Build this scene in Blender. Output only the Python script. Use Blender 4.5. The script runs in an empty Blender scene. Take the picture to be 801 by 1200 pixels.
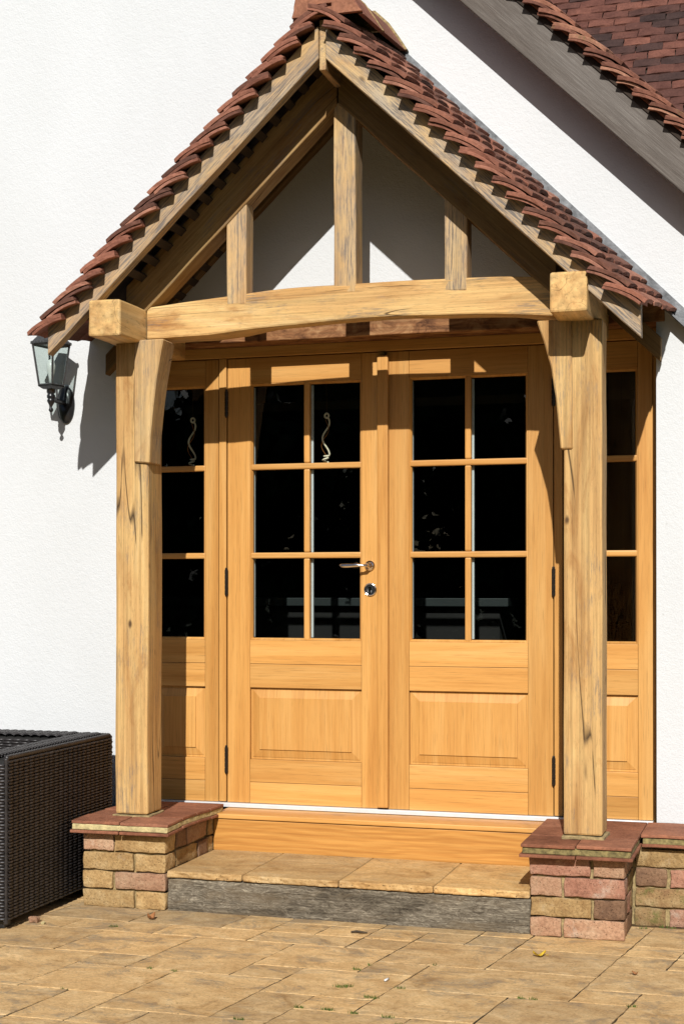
import bpy, bmesh, math, random
from mathutils import Vector, Matrix, noise

random.seed(11)
C = bpy.context.scene
COL = C.collection
R = math.radians

# ------------------------------------------------------------------ camera
cam_d = bpy.data.cameras.new('camera')
cam = bpy.data.objects.new('camera', cam_d)
COL.objects.link(cam)
C.camera = cam
cam_d.sensor_fit = 'HORIZONTAL'
cam_d.sensor_width = 36.0
cam_d.lens = 1750.0 / 801.0 * 36.0
cam_d.shift_y = 77.0 / 801.0
cam_d.clip_start = 0.05
cam_d.clip_end = 3000
cam.location = (1.6143, -6.0645, 1.2644)
cam.rotation_mode = 'XYZ'
cam.rotation_euler = (R(90 + 0.3135), R(0.0), R(16.5605))

# ------------------------------------------------------------------ light
SUN = Vector((-0.18, 1.0, -0.70)).normalized()       # direction the light travels
ELEV = math.asin(-SUN.z)
world = bpy.data.worlds.new('World')
C.world = world
world.use_nodes = True
wn = world.node_tree
bg = wn.nodes['Background']
sky = wn.nodes.new('ShaderNodeTexSky')
sky.sky_type = 'NISHITA'
sky.sun_disc = False
sky.sun_elevation = ELEV
sky.sun_rotation = math.atan2(-SUN.x, -SUN.y)
wn.links.new(sky.outputs[0], bg.inputs[0])
bg.inputs[1].default_value = 0.06
sun_d = bpy.data.lights.new('sun', 'SUN')
sun_d.energy = 5.0
sun_d.angle = R(0.5)
sun_d.color = (1.0, 0.985, 0.95)
sun = bpy.data.objects.new('sun', sun_d)
COL.objects.link(sun)
sun.rotation_euler = SUN.to_track_quat('-Z', 'Y').to_euler()
sun.location = (1, -8, 8)
C.view_settings.view_transform = 'Standard'
C.view_settings.look = 'None'
C.view_settings.exposure = -0.16
C.view_settings.gamma = 1.0
C.cycles.max_bounces = 6
C.cycles.diffuse_bounces = 1
C.cycles.transparent_max_bounces = 12


# ------------------------------------------------------------------ node helper
class NT:
    def __init__(s, name):
        s.m = bpy.data.materials.new(name)
        s.m.use_nodes = True
        s.t = s.m.node_tree
        s.b = s.t.nodes['Principled BSDF']
        s.out = s.t.nodes['Material Output']
        s._co = None

    def n(s, typ, **kw):
        nd = s.t.nodes.new('ShaderNode' + typ)
        for k, v in kw.items():
            setattr(nd, k, v)
        return nd

    def l(s, a, b):
        s.t.links.new(a, b)

    def co(s):
        """object coordinates, shifted per object so alike pieces differ"""
        if s._co is None:
            tc = s.n('TexCoord')
            oi = s.n('ObjectInfo')
            mu = s.n('Math', operation='MULTIPLY')
            s.l(oi.outputs['Random'], mu.inputs[0])
            mu.inputs[1].default_value = 37.0
            va = s.n('VectorMath', operation='ADD')
            s.l(tc.outputs['Object'], va.inputs[0])
            s.l(mu.outputs[0], va.inputs[1])
            s._co = va.outputs[0]
            s.rand = oi.outputs['Random']
        return s._co

    def map(s, sc, rot=(0, 0, 0)):
        mp = s.n('Mapping')
        mp.inputs['Scale'].default_value = sc
        mp.inputs['Rotation'].default_value = rot
        s.l(s.co(), mp.inputs['Vector'])
        return mp.outputs[0]

    def noise(s, vec, scale, detail=4, rough=0.55, dist=0.0):
        nd = s.n('TexNoise')
        nd.inputs['Scale'].default_value = scale
        nd.inputs['Detail'].default_value = detail
        nd.inputs['Roughness'].default_value = rough
        nd.inputs['Distortion'].default_value = dist
        s.l(vec, nd.inputs['Vector'])
        return nd.outputs['Fac']

    def voro(s, vec, scale, feature='F1'):
        nd = s.n('TexVoronoi', feature=feature)
        nd.inputs['Scale'].default_value = scale
        s.l(vec, nd.inputs['Vector'])
        return nd.outputs['Distance']

    def ramp(s, fac, stops, interp='LINEAR'):
        r = s.n('ValToRGB')
        cr = r.color_ramp
        cr.interpolation = interp
        while len(cr.elements) < len(stops):
            cr.elements.new(0.5)
        for e, (p, c) in zip(cr.elements, stops):
            e.position = p
            e.color = (*c, 1) if len(c) == 3 else c
        s.l(fac, r.inputs[0])
        return r.outputs[0]

    def rampv(s, fac, a, b, va=0.0, vb=1.0):
        mr = s.n('MapRange')
        mr.inputs['From Min'].default_value = a
        mr.inputs['From Max'].default_value = b
        mr.inputs['To Min'].default_value = va
        mr.inputs['To Max'].default_value = vb
        s.l(fac, mr.inputs['Value'])
        return mr.outputs[0]

    def math(s, op, a, b):
        m = s.n('Math', operation=op)
        for i, v in enumerate((a, b)):
            if isinstance(v, (int, float)):
                m.inputs[i].default_value = v
            else:
                s.l(v, m.inputs[i])
        return m.outputs[0]

    def mix(s, fac, a, b, mode='MIX'):
        m = s.n('Mix', data_type='RGBA', blend_type=mode)
        for sock, v in ((m.inputs['Factor'], fac), (m.inputs[6], a), (m.inputs[7], b)):
            if isinstance(v, (int, float)):
                sock.default_value = v
            elif isinstance(v, tuple):
                sock.default_value = (*v, 1)
            else:
                s.l(v, sock)
        return m.outputs[2]

    def bump(s, h, strength=0.3, dist=0.01):
        b = s.n('Bump')
        b.inputs['Strength'].default_value = strength
        b.inputs['Distance'].default_value = dist
        s.l(h, b.inputs['Height'])
        s.l(b.outputs[0], s.b.inputs['Normal'])

    def col(s, c):
        if isinstance(c, tuple):
            s.b.inputs['Base Color'].default_value = (*c, 1)
        else:
            s.l(c, s.b.inputs['Base Color'])

    def set(s, rough=0.6, metal=0.0, spec=0.5):
        s.b.inputs['Roughness'].default_value = rough
        s.b.inputs['Metallic'].default_value = metal
        s.b.inputs['Specular IOR Level'].default_value = spec
        return s.m


def axis_scale(axis, along, across):
    return tuple(along if a == axis else across for a in 'XYZ')


def door_scale(axis, along, across):
    """the doors are seen from the front: keep the grain from crowding on sloping mouldings"""
    v = list(axis_scale(axis, along, across))
    v[1] = min(v[1], 12)
    return tuple(v)


_W = {}


def smooth_oak(axis):
    """oiled new oak of the doors: fine straight grain, honey colour"""
    k = ('smooth', axis)
    if k in _W:
        return _W[k]
    t = NT('honey_oak_' + axis)
    fine = t.noise(t.map(door_scale(axis, 2.2, 90)), 1.0, 6, 0.65)
    broad = t.noise(t.map(door_scale(axis, 0.9, 14)), 1.0, 4, 0.5, 0.6)
    pore = t.noise(t.map(door_scale(axis, 9, 420)), 1.0, 2, 0.5)
    c = t.ramp(broad, [(0.25, (0.60, 0.272, 0.064)), (0.5, (0.71, 0.355, 0.096)), (0.78, (0.79, 0.445, 0.148))])
    c2 = t.ramp(fine, [(0.3, (0.86, 0.80, 0.72)), (0.55, (1, 1, 1)), (0.75, (1.0, 0.99, 0.96))])
    c = t.mix(1.0, c, c2, 'MULTIPLY')
    pr = t.rampv(pore, 0.30, 0.42, 0.74, 1.0)
    c = t.mix(1.0, c, pr, 'MULTIPLY')
    v = t.rampv(t.rand, 0, 1, 0.88, 1.08)
    c = t.mix(1.0, c, v, 'MULTIPLY')
    t.col(c)
    t.bump(t.math('ADD', fine, t.math('MULTIPLY', pore, 0.5)), 0.12, 0.002)
    _W[k] = t.set(0.42, 0, 0.4)
    return _W[k]


def knotty_oak(axis):
    k = ('knotty', axis)
    if k in _W:
        return _W[k]
    t = NT('knotty_oak_' + axis)
    v = t.map(axis_scale(axis, 2.6, 11))
    warp = t.noise(v, 1.0, 3, 0.5)
    w = t.n('TexWave', wave_type='RINGS', rings_direction=axis)
    w.inputs['Scale'].default_value = 1.6
    w.inputs['Distortion'].default_value = 9.0
    w.inputs['Detail'].default_value = 2.0
    w.inputs['Detail Scale'].default_value = 0.7
    t.l(v, w.inputs['Vector'])
    fine = t.noise(t.map(axis_scale(axis, 3, 110)), 1.0, 5, 0.6)
    c = t.ramp(w.outputs['Fac'], [(0.0, (0.59, 0.265, 0.06)), (0.5, (0.64, 0.295, 0.068)), (1.0, (0.67, 0.325, 0.08))])
    c = t.mix(1.0, c, t.ramp(fine, [(0.3, (0.72, 0.66, 0.6)), (0.6, (1, 1, 1))]), 'MULTIPLY')
    kd = t.voro(t.map(axis_scale(axis, 2.2, 6.0)), 1.0)
    kn = t.rampv(kd, 0.01, 0.16, 0.9, 0.0)
    c = t.mix(kn, c, (0.20, 0.075, 0.02))
    t.col(c)
    t.bump(fine, 0.15, 0.003)
    _W[k] = t.set(0.5, 0, 0.35)
    return _W[k]


def old_oak(axis, grey=0.4, tone=1.0, fs=1.0, shake=1.0):
    """green-oak framing, sun bleached, with shakes, knots and bluish weather marks"""
    k = ('old', axis, grey, tone, fs, shake)
    if k in _W:
        return _W[k]
    t = NT('weathered_oak_%s_%d' % (axis, int(grey * 100)))
    line = t.noise(t.map(axis_scale(axis, 1.4, 120 * fs)), 1.0, 5, 0.6, 0.15)
    pore = t.noise(t.map(axis_scale(axis, 26.0, 330 * fs)), 1.0, 3, 0.65)
    broad = t.noise(t.map(axis_scale(axis, 1.3, 9)), 1.0, 5, 0.55, 0.9)
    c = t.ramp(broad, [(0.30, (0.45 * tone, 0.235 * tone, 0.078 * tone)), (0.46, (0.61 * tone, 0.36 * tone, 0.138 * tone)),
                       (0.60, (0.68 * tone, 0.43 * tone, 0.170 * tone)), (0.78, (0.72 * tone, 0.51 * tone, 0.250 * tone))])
    c = t.mix(1.0, c, t.rampv(line, 0.34, 0.60, 0.70, 1.08), 'MULTIPLY')
    c = t.mix(1.0, c, t.rampv(pore, 0.32, 0.43, 0.70, 1.0), 'MULTIPLY')
    # rust-brown blotches
    bl_ = t.noise(t.map(axis_scale(axis, 3.0, 10)), 1.3, 6, 0.7, 0.8)
    c = t.mix(t.rampv(bl_, 0.54, 0.70, 0, 0.6), c, (0.34 * tone, 0.145 * tone, 0.04 * tone))
    # silvering, then short blue-grey weather marks in patches
    patch = t.noise(t.map(axis_scale(axis, 2.2, 6.0)), 1.4, 6, 0.7)
    streak = t.noise(t.map(axis_scale(axis, 9, 170 * fs)), 1.0, 6, 0.72)
    if grey > 0.3:
        c = t.mix(t.rampv(patch, 0.35, 0.62, 0.15 * grey, 0.75 * grey), c, (0.40, 0.355, 0.295))
    g = t.math('MULTIPLY', t.rampv(patch, 0.57 - 0.26 * grey, 0.66 - 0.18 * grey), t.rampv(streak, 0.48, 0.56))
    g = t.math('MULTIPLY', g, (0.55 + 0.3 * grey) * (1.0 if fs == 1.0 else 0.25))
    c = t.mix(g, c, (0.14, 0.128, 0.122))
    # shakes: long thin drying cracks
    ck = t.noise(t.map(axis_scale(axis, 0.55, 10)), 1.0, 1.5, 0.4, 0.0)
    cr = t.math('MULTIPLY', t.rampv(t.math('ABSOLUTE', t.math('SUBTRACT', ck, 0.5), 0), 0.0, 0.0048 * shake, 1.0, 0.0),
                t.rampv(t.noise(t.map(axis_scale(axis, 1.4, 3)), 2.0, 2), 0.48, 0.55))
    c = t.mix(t.math('MULTIPLY', cr, 0.92), c, (0.035, 0.02, 0.012))
    # knots
    kd = t.voro(t.map(axis_scale(axis, 3.4, 7.0)), 1.0)
    kw = t.math('ADD', kd, t.math('MULTIPLY', t.math('SUBTRACT', streak, 0.5), 0.05))
    c = t.mix(t.rampv(kw, 0.03, 0.075, 0.9 if fs == 1.0 else 0.0, 0.0), c, (0.075, 0.036, 0.016))
    c = t.mix(1.0, c, t.rampv(t.rand, 0, 1, 0.93, 1.06), 'MULTIPLY')
    t.col(c)
    h = t.math('SUBTRACT', t.math('ADD', t.math('MULTIPLY', line, 0.8), t.math('MULTIPLY', pore, 0.5)), t.math('MULTIPLY', cr, 2.5))
    t.bump(h, 0.4, 0.004)
    _W[k] = t.set(0.72, 0, 0.25)
    return _W[k]


def grey_timber(axis, dark, light, rough_cut=True):
    k = ('grey', axis, dark)
    if k in _W:
        return _W[k]
    t = NT('silvered_timber_%s_%d' % (axis, rough_cut))
    fine = t.noise(t.map(axis_scale(axis, 5.0, 150)), 1.0, 8, 0.75, 0.4)
    hair = t.noise(t.map(axis_scale(axis, 14, 420)), 1.0, 4, 0.7)
    broad = t.noise(t.map(axis_scale(axis, 1.5, 7)), 1.0, 5, 0.6, 0.6)
    if rough_cut:
        curl = t.noise(t.map(axis_scale(axis, 16, 48)), 1.0, 8, 0.78, 3.0)
        h = t.math('ADD', t.math('MULTIPLY', fine, 0.4), t.math('MULTIPLY', curl, 0.6))
        c = t.ramp(h, [(0.36, tuple(x * 0.25 for x in dark)), (0.46, dark), (0.54, light), (0.62, tuple(min(1, x * 2.0) for x in light))])
        c = t.mix(1.0, c, t.ramp(broad, [(0.36, (0.36, 0.34, 0.31)), (0.5, (0.85, 0.83, 0.80)), (0.62, (1.1, 1.08, 1.04))]), 'MULTIPLY')
        wb = t.noise(t.map(axis_scale(axis, 3.0, 9)), 1.0, 6, 0.7, 0.8)
        c = t.mix(t.rampv(wb, 0.48, 0.66, 0, 0.55), c, (0.20, 0.145, 0.085))
    else:
        h = t.math('ADD', t.math('MULTIPLY', fine, 0.6), t.math('MULTIPLY', hair, 0.4))
        c = t.ramp(h, [(0.36, tuple(x * 0.7 for x in dark)), (0.5, dark), (0.62, light)])
        c = t.mix(1.0, c, t.ramp(broad, [(0.3, (0.78, 0.73, 0.68)), (0.6, (1.05, 1.03, 1.0))]), 'MULTIPLY')
        kd = t.voro(t.map(axis_scale(axis, 3.2, 9.0)), 1.0)
        c = t.mix(t.rampv(kd, 0.01, 0.06, 0.8, 0.0), c, (0.03, 0.025, 0.02))
    t.col(c)
    t.bump(h, 0.9 if rough_cut else 0.45, 0.006)
    _W[k] = t.set(0.85, 0, 0.2)
    return _W[k]


def mat_stucco():
    t = NT('white_render')
    a = t.noise(t.map((1, 1, 1)), 150, 3, 0.6)
    b = t.noise(t.map((1, 1, 1)), 52, 3, 0.6)
    d = t.noise(t.map((1, 1, 0.5)), 1.3, 4, 0.6)
    sp = t.voro(t.map((1, 1, 1)), 5.0)
    c = t.ramp(d, [(0.3, (0.69, 0.695, 0.69)), (0.6, (0.735, 0.74, 0.74))])
    c = t.mix(t.rampv(sp, 0.02, 0.03, 0.35, 0.0), c, (0.42, 0.40, 0.36))
    t.col(c)
    t.bump(t.math('ADD', a, t.math('MULTIPLY', b, 1.1)), 0.27, 0.008)
    return t.set(0.9, 0, 0.2)


def mat_tile(name, cols, lichen=0.2):
    t = NT(name)
    n1 = t.noise(t.map((1, 1, 1)), 9, 5, 0.65)
    n2 = t.noise(t.map((1, 1, 1)), 80, 4, 0.7)
    c = t.ramp(t.rand, [(0.0, cols[0]), (0.45, cols[1]), (0.8, cols[2]), (1.0, cols[3])])
    c = t.mix(1.0, c, t.ramp(n1, [(0.3, (0.62, 0.58, 0.58)), (0.55, (1, 1, 1)), (0.75, (1.25, 1.2, 1.15))]), 'MULTIPLY')
    c = t.mix(1.0, c, t.ramp(n2, [(0.3, (0.7, 0.68, 0.66)), (0.6, (1.08, 1.06, 1.05))]), 'MULTIPLY')
    li = t.noise(t.map((1, 1, 1)), 14, 5, 0.7)
    c = t.mix(t.rampv(li, 0.66 - 0.1 * lichen, 0.74 - 0.1 * lichen, 0, lichen), c, (0.20, 0.17, 0.06))
    t.col(c)
    t.bump(t.math('ADD', n2, n1), 0.5, 0.004)
    return t.set(0.82, 0, 0.25)


def mat_brick(name, a, b, d, lime=0.3, moss=0.0):
    t = NT(name)
    n1 = t.noise(t.map((1, 1, 1)), 11, 6, 0.7, 0.4)
    n2 = t.noise(t.map((1, 1, 1)), 95, 4, 0.75)
    c = t.ramp(n1, [(0.3, a), (0.5, b), (0.7, d)])
    c = t.mix(1.0, c, t.rampv(t.rand, 0, 1, 0.82, 1.12), 'MULTIPLY')
    c = t.mix(1.0, c, t.ramp(n2, [(0.3, (0.62, 0.60, 0.58)), (0.55, (1, 1, 1)), (0.75, (1.15, 1.15, 1.15))]), 'MULTIPLY')
    li = t.noise(t.map((1, 1, 1)), 7, 6, 0.75)
    c = t.mix(t.rampv(li, 0.58, 0.72, 0, lime), c, (0.60, 0.53, 0.42))
    if moss:
        mo = t.noise(t.map((1, 1, 1)), 17, 5, 0.7)
        c = t.mix(t.rampv(mo, 0.5, 0.66, 0, moss), c, (0.13, 0.14, 0.035))
    pit = t.voro(t.map((1, 1, 1)), 85)
    c = t.mix(t.math('MULTIPLY', t.rampv(pit, 0.08, 0.16, 0.6, 0.0), t.rampv(n1, 0.45, 0.6)), c, (0.12, 0.08, 0.05))
    t.col(c)
    t.bump(t.math('SUBTRACT', t.math('ADD', t.math('MULTIPLY', n1, 1.2), n2), t.rampv(pit, 0.1, 0.2, 0.9, 0.0)), 0.75, 0.006)
    return t.set(0.9, 0, 0.2)


def mat_stone(name, a, b, d, grime=0.35):
    """travertine: long veins, tan blotches, grey worn areas and pits"""
    t = NT(name)
    vein = t.noise(t.map((4.6, 8, 8), (0, 0, 0.06)), 1.0, 9, 0.78, 1.6)
    blot = t.noise(t.map((1, 1.3, 1)), 6.5, 8, 0.72, 0.8)
    fine = t.noise(t.map((1, 1.5, 1)), 75, 6, 0.82)
    c = t.ramp(vein, [(0.28, a), (0.5, b), (0.72, d)])
    c = t.mix(1.0, c, t.ramp(blot, [(0.32, (0.64, 0.57, 0.48)), (0.43, (0.90, 0.87, 0.84)), (0.55, (1.02, 1.02, 1.02)), (0.66, (1.16, 1.16, 1.16))]), 'MULTIPLY')
    c = t.mix(1.0, c, t.ramp(fine, [(0.34, (0.66, 0.62, 0.56)), (0.52, (1.0, 1.0, 1.0)), (0.68, (1.12, 1.12, 1.12))]), 'MULTIPLY')
    c = t.mix(1.0, c, t.ramp(t.rand, [(0.0, (0.70, 0.72, 0.78)), (0.2, (0.88, 0.86, 0.85)), (0.6, (1.0, 0.97, 0.93)), (1.0, (1.12, 1.06, 0.98))]), 'MULTIPLY')
    gp = t.noise(t.map((1, 1.5, 1)), 4.5, 9, 0.8, 0.8)
    c = t.mix(t.math('MULTIPLY', t.rampv(gp, 0.51, 0.60, 0, grime), t.rampv(fine, 0.38, 0.56)), c, (0.20, 0.165, 0.125))
    pit = t.voro(t.map((1, 2.0, 1)), 55)
    pm = t.math('MULTIPLY', t.rampv(pit, 0.12, 0.20, 1.0, 0.0), t.rampv(t.noise(t.map((1, 2, 1)), 6, 5, 0.7), 0.46, 0.54))
    c = t.mix(t.math('MULTIPLY', pm, 0.75), c, (0.12, 0.075, 0.035))
    t.col(c)
    t.bump(t.math('SUBTRACT', t.math('ADD', vein, t.math('ADD', t.math('MULTIPLY', blot, 0.8), t.math('MULTIPLY', fine, 0.7))), t.math('MULTIPLY', pm, 1.2)), 0.5, 0.005)
    return t.set(0.8, 0, 0.25)


def mat_plain(name, c, rough=0.6, metal=0.0, nscale=40, var=0.25, bump=0.2, spec=0.5):
    t = NT(name)
    n = t.noise(t.map((1, 1, 1)), nscale, 5, 0.65)
    lo = tuple(x * (1 - var) for x in c)
    hi = tuple(min(1, x * (1 + var)) for x in c)
    t.col(t.ramp(n, [(0.3, lo), (0.7, hi)]))
    if bump:
        t.bump(n, bump, 0.004)
    return t.set(rough, metal, spec)


def mat_glass(name, tint):
    t = NT(name)
    tr = t.n('BsdfTransparent')
    tr.inputs[0].default_value = (*tint, 1)
    gl = t.n('BsdfGlossy')
    gl.inputs['Roughness'].default_value = 0.0
    gl.inputs[0].default_value = (1, 1, 1, 1)
    fr = t.n('Fresnel')
    fr.inputs['IOR'].default_value = 1.5
    wob = t.noise(t.map((1, 1, 1)), 2.5, 2)
    bp = t.n('Bump')
    bp.inputs['Strength'].default_value = 0.05
    bp.inputs['Distance'].default_value = 0.01
    t.l(wob, bp.inputs['Height'])
    t.l(bp.outputs[0], gl.inputs['Normal'])
    ge = t.n('NewGeometry')
    fac = t.math('MULTIPLY', fr.outputs[0], t.math('SUBTRACT', 1.0, ge.outputs['Backfacing']))
    mx = t.n('MixShader')
    t.l(fac, mx.inputs[0])
    t.l(tr.outputs[0], mx.inputs[1])
    t.l(gl.outputs[0], mx.inputs[2])
    t.l(mx.outputs[0], t.out.inputs['Surface'])
    return t.m


def mat_bed():
    """sandy joints, open and dark in places"""
    t = NT('joint_sand')
    n = t.noise(t.map((1, 1, 1)), 5.5, 3, 0.6)
    f = t.noise(t.map((1, 1, 1)), 90, 4, 0.7)
    c = t.ramp(n, [(0.36, (0.30, 0.19, 0.085)), (0.45, (0.12, 0.078, 0.036)), (0.52, (0.022, 0.016, 0.009))])
    c = t.mix(1.0, c, t.ramp(f, [(0.3, (0.6, 0.58, 0.55)), (0.6, (1.05, 1.05, 1.05))]), 'MULTIPLY')
    t.col(c)
    t.bump(f, 0.7, 0.006)
    return t.set(0.95, 0, 0.2)


M = {}
M['stucco'] = mat_stucco()
M['tile'] = mat_tile('clay_tile', [(0.14, 0.066, 0.047), (0.26, 0.106, 0.067), (0.37, 0.152, 0.098), (0.44, 0.21, 0.14)], 0.25)
M['tile_old'] = mat_tile('weathered_clay_tile', [(0.16, 0.07, 0.05), (0.30, 0.125, 0.08), (0.42, 0.19, 0.12), (0.48, 0.25, 0.16)], 0.6)
M['tile_dark'] = mat_tile('dark_clay_tile', [(0.040, 0.029, 0.027), (0.115, 0.050, 0.038), (0.16, 0.064, 0.046), (0.22, 0.090, 0.062)], 0.1)
M['creasing'] = mat_tile('creasing_tile', [(0.27, 0.108, 0.060), (0.31, 0.125, 0.069), (0.34, 0.142, 0.080), (0.38, 0.17, 0.10)], 0.06)
M['brick_buff'] = mat_brick('buff_brick', (0.33, 0.19, 0.075), (0.48, 0.31, 0.135), (0.60, 0.43, 0.22), 0.3)
M['brick_pink'] = mat_brick('pink_brick', (0.40, 0.205, 0.12), (0.50, 0.29, 0.175), (0.56, 0.38, 0.24), 0.6)
M['brick_red'] = mat_brick('red_brick', (0.29, 0.125, 0.08), (0.41, 0.20, 0.13), (0.50, 0.30, 0.20), 0.6)
M['brick_brown'] = mat_brick('brown_brick', (0.17, 0.095, 0.06), (0.29, 0.165, 0.095), (0.40, 0.25, 0.15), 0.4)
M['brick_moss'] = mat_brick('mossy_brick', (0.26, 0.14, 0.07), (0.38, 0.24, 0.11), (0.46, 0.33, 0.17), 0.35, 0.75)
M['mortar'] = mat_plain('lime_mortar', (0.34, 0.25, 0.115), 0.95, 0, 60, 0.45, 0.8)
M['mortar_pale'] = mat_plain('pale_mortar', (0.55, 0.45, 0.22), 0.95, 0, 45, 0.4, 0.9)
M['mortar_moss'] = mat_plain('mossy_mortar', (0.23, 0.18, 0.07), 0.95, 0, 45, 0.7, 0.9)
M['paver'] = mat_stone('travertine', (0.56, 0.35, 0.155), (0.70, 0.475, 0.230), (0.80, 0.60, 0.34), 0.75)
M['step'] = mat_stone('travertine_step', (0.56, 0.325, 0.125), (0.70, 0.455, 0.195), (0.80, 0.59, 0.31), 0.3)
M['bed'] = mat_bed()
M['soil'] = mat_plain('lawn_ground', (0.05, 0.075, 0.022), 0.95, 0, 3, 0.5, 0.4)
M['lead'] = mat_plain('lead_sheet', (0.17, 0.175, 0.18), 0.45, 0.55, 25, 0.45, 0.3)
M['alu'] = mat_plain('pale_aluminium', (0.80, 0.81, 0.82), 0.4, 0.25, 30, 0.06, 0.05)
M['chrome'] = mat_plain('chrome', (0.80, 0.80, 0.80), 0.08, 1.0, 10, 0.03, 0)
M['bronze'] = mat_plain('dark_bronze', (0.045, 0.036, 0.030), 0.35, 0.7, 60, 0.3, 0.1)
M['black_paint'] = mat_plain('black_painted_metal', (0.018, 0.018, 0.019), 0.3, 0.0, 90, 0.3, 0.1)
M['lamp_grey'] = mat_plain('dull_lantern_metal', (0.10, 0.10, 0.10), 0.4, 0.6, 60, 0.4, 0.1)
M['rattan'] = mat_plain('dark_rattan', (0.027, 0.023, 0.022), 0.42, 0.0, 25, 0.55, 0.15)
M['rattan_core'] = mat_plain('rattan_core', (0.008, 0.007, 0.006), 0.8, 0.0, 25, 0.3, 0)
M['glass'] = mat_glass('window_glass', (0.90, 0.93, 0.92))
M['lamp_glass'] = mat_glass('lantern_glass', (0.90, 0.93, 0.92))
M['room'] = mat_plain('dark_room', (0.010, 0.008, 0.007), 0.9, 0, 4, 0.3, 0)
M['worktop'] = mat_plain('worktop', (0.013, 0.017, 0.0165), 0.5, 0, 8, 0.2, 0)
M['wire_pale'] = mat_plain('pale_metal_wire', (0.92, 0.78, 0.58), 0.35, 0.0, 30, 0.1, 0)
M['wire_copper'] = mat_plain('copper_wire', (0.42, 0.17, 0.055), 0.4, 0.6, 30, 0.2, 0)
M['leaf_y'] = mat_plain('yellow_leaf', (0.62, 0.40, 0.03), 0.7, 0, 40, 0.4, 0.2)
M['leaf_b'] = mat_plain('brown_leaf', (0.27, 0.11, 0.035), 0.8, 0, 40, 0.5, 0.2)
M['twig'] = mat_plain('twig_bark', (0.07, 0.05, 0.03), 0.9, 0, 40, 0.4, 0.2)
M['white_paper'] = mat_plain('white_paper', (0.8, 0.79, 0.76), 0.8, 0, 40, 0.05, 0)
M['moss'] = mat_plain('joint_moss', (0.085, 0.13, 0.015), 0.9, 0, 60, 0.5, 0)
M['foliage'] = mat_plain('garden_foliage', (0.040, 0.060, 0.018), 0.6, 0, 1.5, 0.6, 0)
M['bark'] = mat_plain('tree_bark', (0.10, 0.075, 0.05), 0.9, 0, 12, 0.4, 0.6)
M['felt'] = mat_plain('roof_underlay', (0.035, 0.022, 0.014), 0.9, 0, 12, 0.3, 0.1)


# ------------------------------------------------------------------ object helpers
def W(o):
    v = Vector(o.location)
    while o.parent:
        o = o.parent
        v += Vector(o.location)
    return v


def link(name, me, parent=None, loc=(0, 0, 0), rot=None, kind=None):
    o = bpy.data.objects.new(name, me)
    COL.objects.link(o)
    loc = Vector(loc)
    if parent:
        o.parent = parent
        o.location = loc - W(parent)
    else:
        o.location = loc
    if rot:
        o.rotation_euler = rot
    if kind:
        o['kind'] = kind
    return o


def thing(name, label, cat, loc=(0, 0, 0), group=None):
    o = bpy.data.objects.new(name, None)
    o.empty_display_size = 0.1
    COL.objects.link(o)
    o.location = loc
    o['label'] = label
    o['category'] = cat
    if group:
        o['group'] = group
    return o


def tag(o, label, cat, group=None):
    o['label'] = label
    o['category'] = cat
    if group:
        o['group'] = group
    return o


def mesh(verts, faces, mat, smooth=False, name='mesh'):
    me = bpy.data.meshes.new(name)
    me.from_pydata([tuple(v) for v in verts], [], faces)
    me.materials.append(mat)
    me.validate()
    bm = bmesh.new()
    bm.from_mesh(me)
    bmesh.ops.recalc_face_normals(bm, faces=bm.faces)
    bm.to_mesh(me)
    bm.free()
    if smooth:
        me.polygons.foreach_set('use_smooth', [True] * len(me.polygons))
    return me


def lbox_geo(size, r=0.004, n=(1, 1, 1), amp=0.0, freq=8.0, seed=0.0, warp=None):
    h = [s / 2 for s in size]
    cs = []
    for a in range(3):
        rr = min(r, h[a] * 0.45)
        i0, i1 = -h[a] + rr, h[a] - rr
        cs.append([-h[a]] + [i0 + (i1 - i0) * k / n[a] for k in range(n[a] + 1)] + [h[a]])
    idx, V, F = {}, [], []

    def vid(i, j, k):
        key = (i, j, k)
        if key in idx:
            return idx[key]
        p = Vector((cs[0][i], cs[1][j], cs[2][k]))
        q = Vector([max(-h[a] + min(r, h[a] * .45), min(h[a] - min(r, h[a] * .45), p[a])) for a in range(3)])
        d = p - q
        if d.length > 1e-9:
            m = max(abs(x) for x in d)
            p = q + d.normalized() * m
        if amp:
            s = Vector((seed * 3.1, seed * 7.7, seed * 1.3))
            p = p + noise.noise_vector(p * freq + s) * amp
        if warp:
            p = Vector(warp(p))
        idx[key] = len(V)
        V.append(p)
        return idx[key]
    L = [len(c) - 1 for c in cs]
    for a in range(3):
        b, c = (a + 1) % 3, (a + 2) % 3
        for side in (0, L[a]):
            for i in range(L[b]):
                for j in range(L[c]):
                    q = []
                    for (di, dj) in ((0, 0), (1, 0), (1, 1), (0, 1)):
                        t = [0, 0, 0]
                        t[a], t[b], t[c] = side, i + di, j + dj
                        q.append(vid(*t))
                    if side == 0:
                        q.reverse()
                    F.append(q)
    return V, F


_MC = {}


def lbox(size, mat, r=0.004, n=(1, 1, 1), amp=0.0, freq=8.0, seed=0.0, warp=None, smooth=False, key=None):
    k = None
    if warp is None or key:
        k = (tuple(round(s, 4) for s in size), mat.name, r, n, amp, freq, seed, smooth, key)
        if k in _MC:
            return _MC[k]
    V, F = lbox_geo(size, r, n, amp, freq, seed, warp)
    me = bpy.data.meshes.new('mesh')
    me.from_pydata([tuple(v) for v in V], [], F)
    me.materials.append(mat)
    if smooth:
        me.polygons.foreach_set('use_smooth', [True] * len(me.polygons))
    me.update()
    if k:
        _MC[k] = me
    return me


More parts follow.
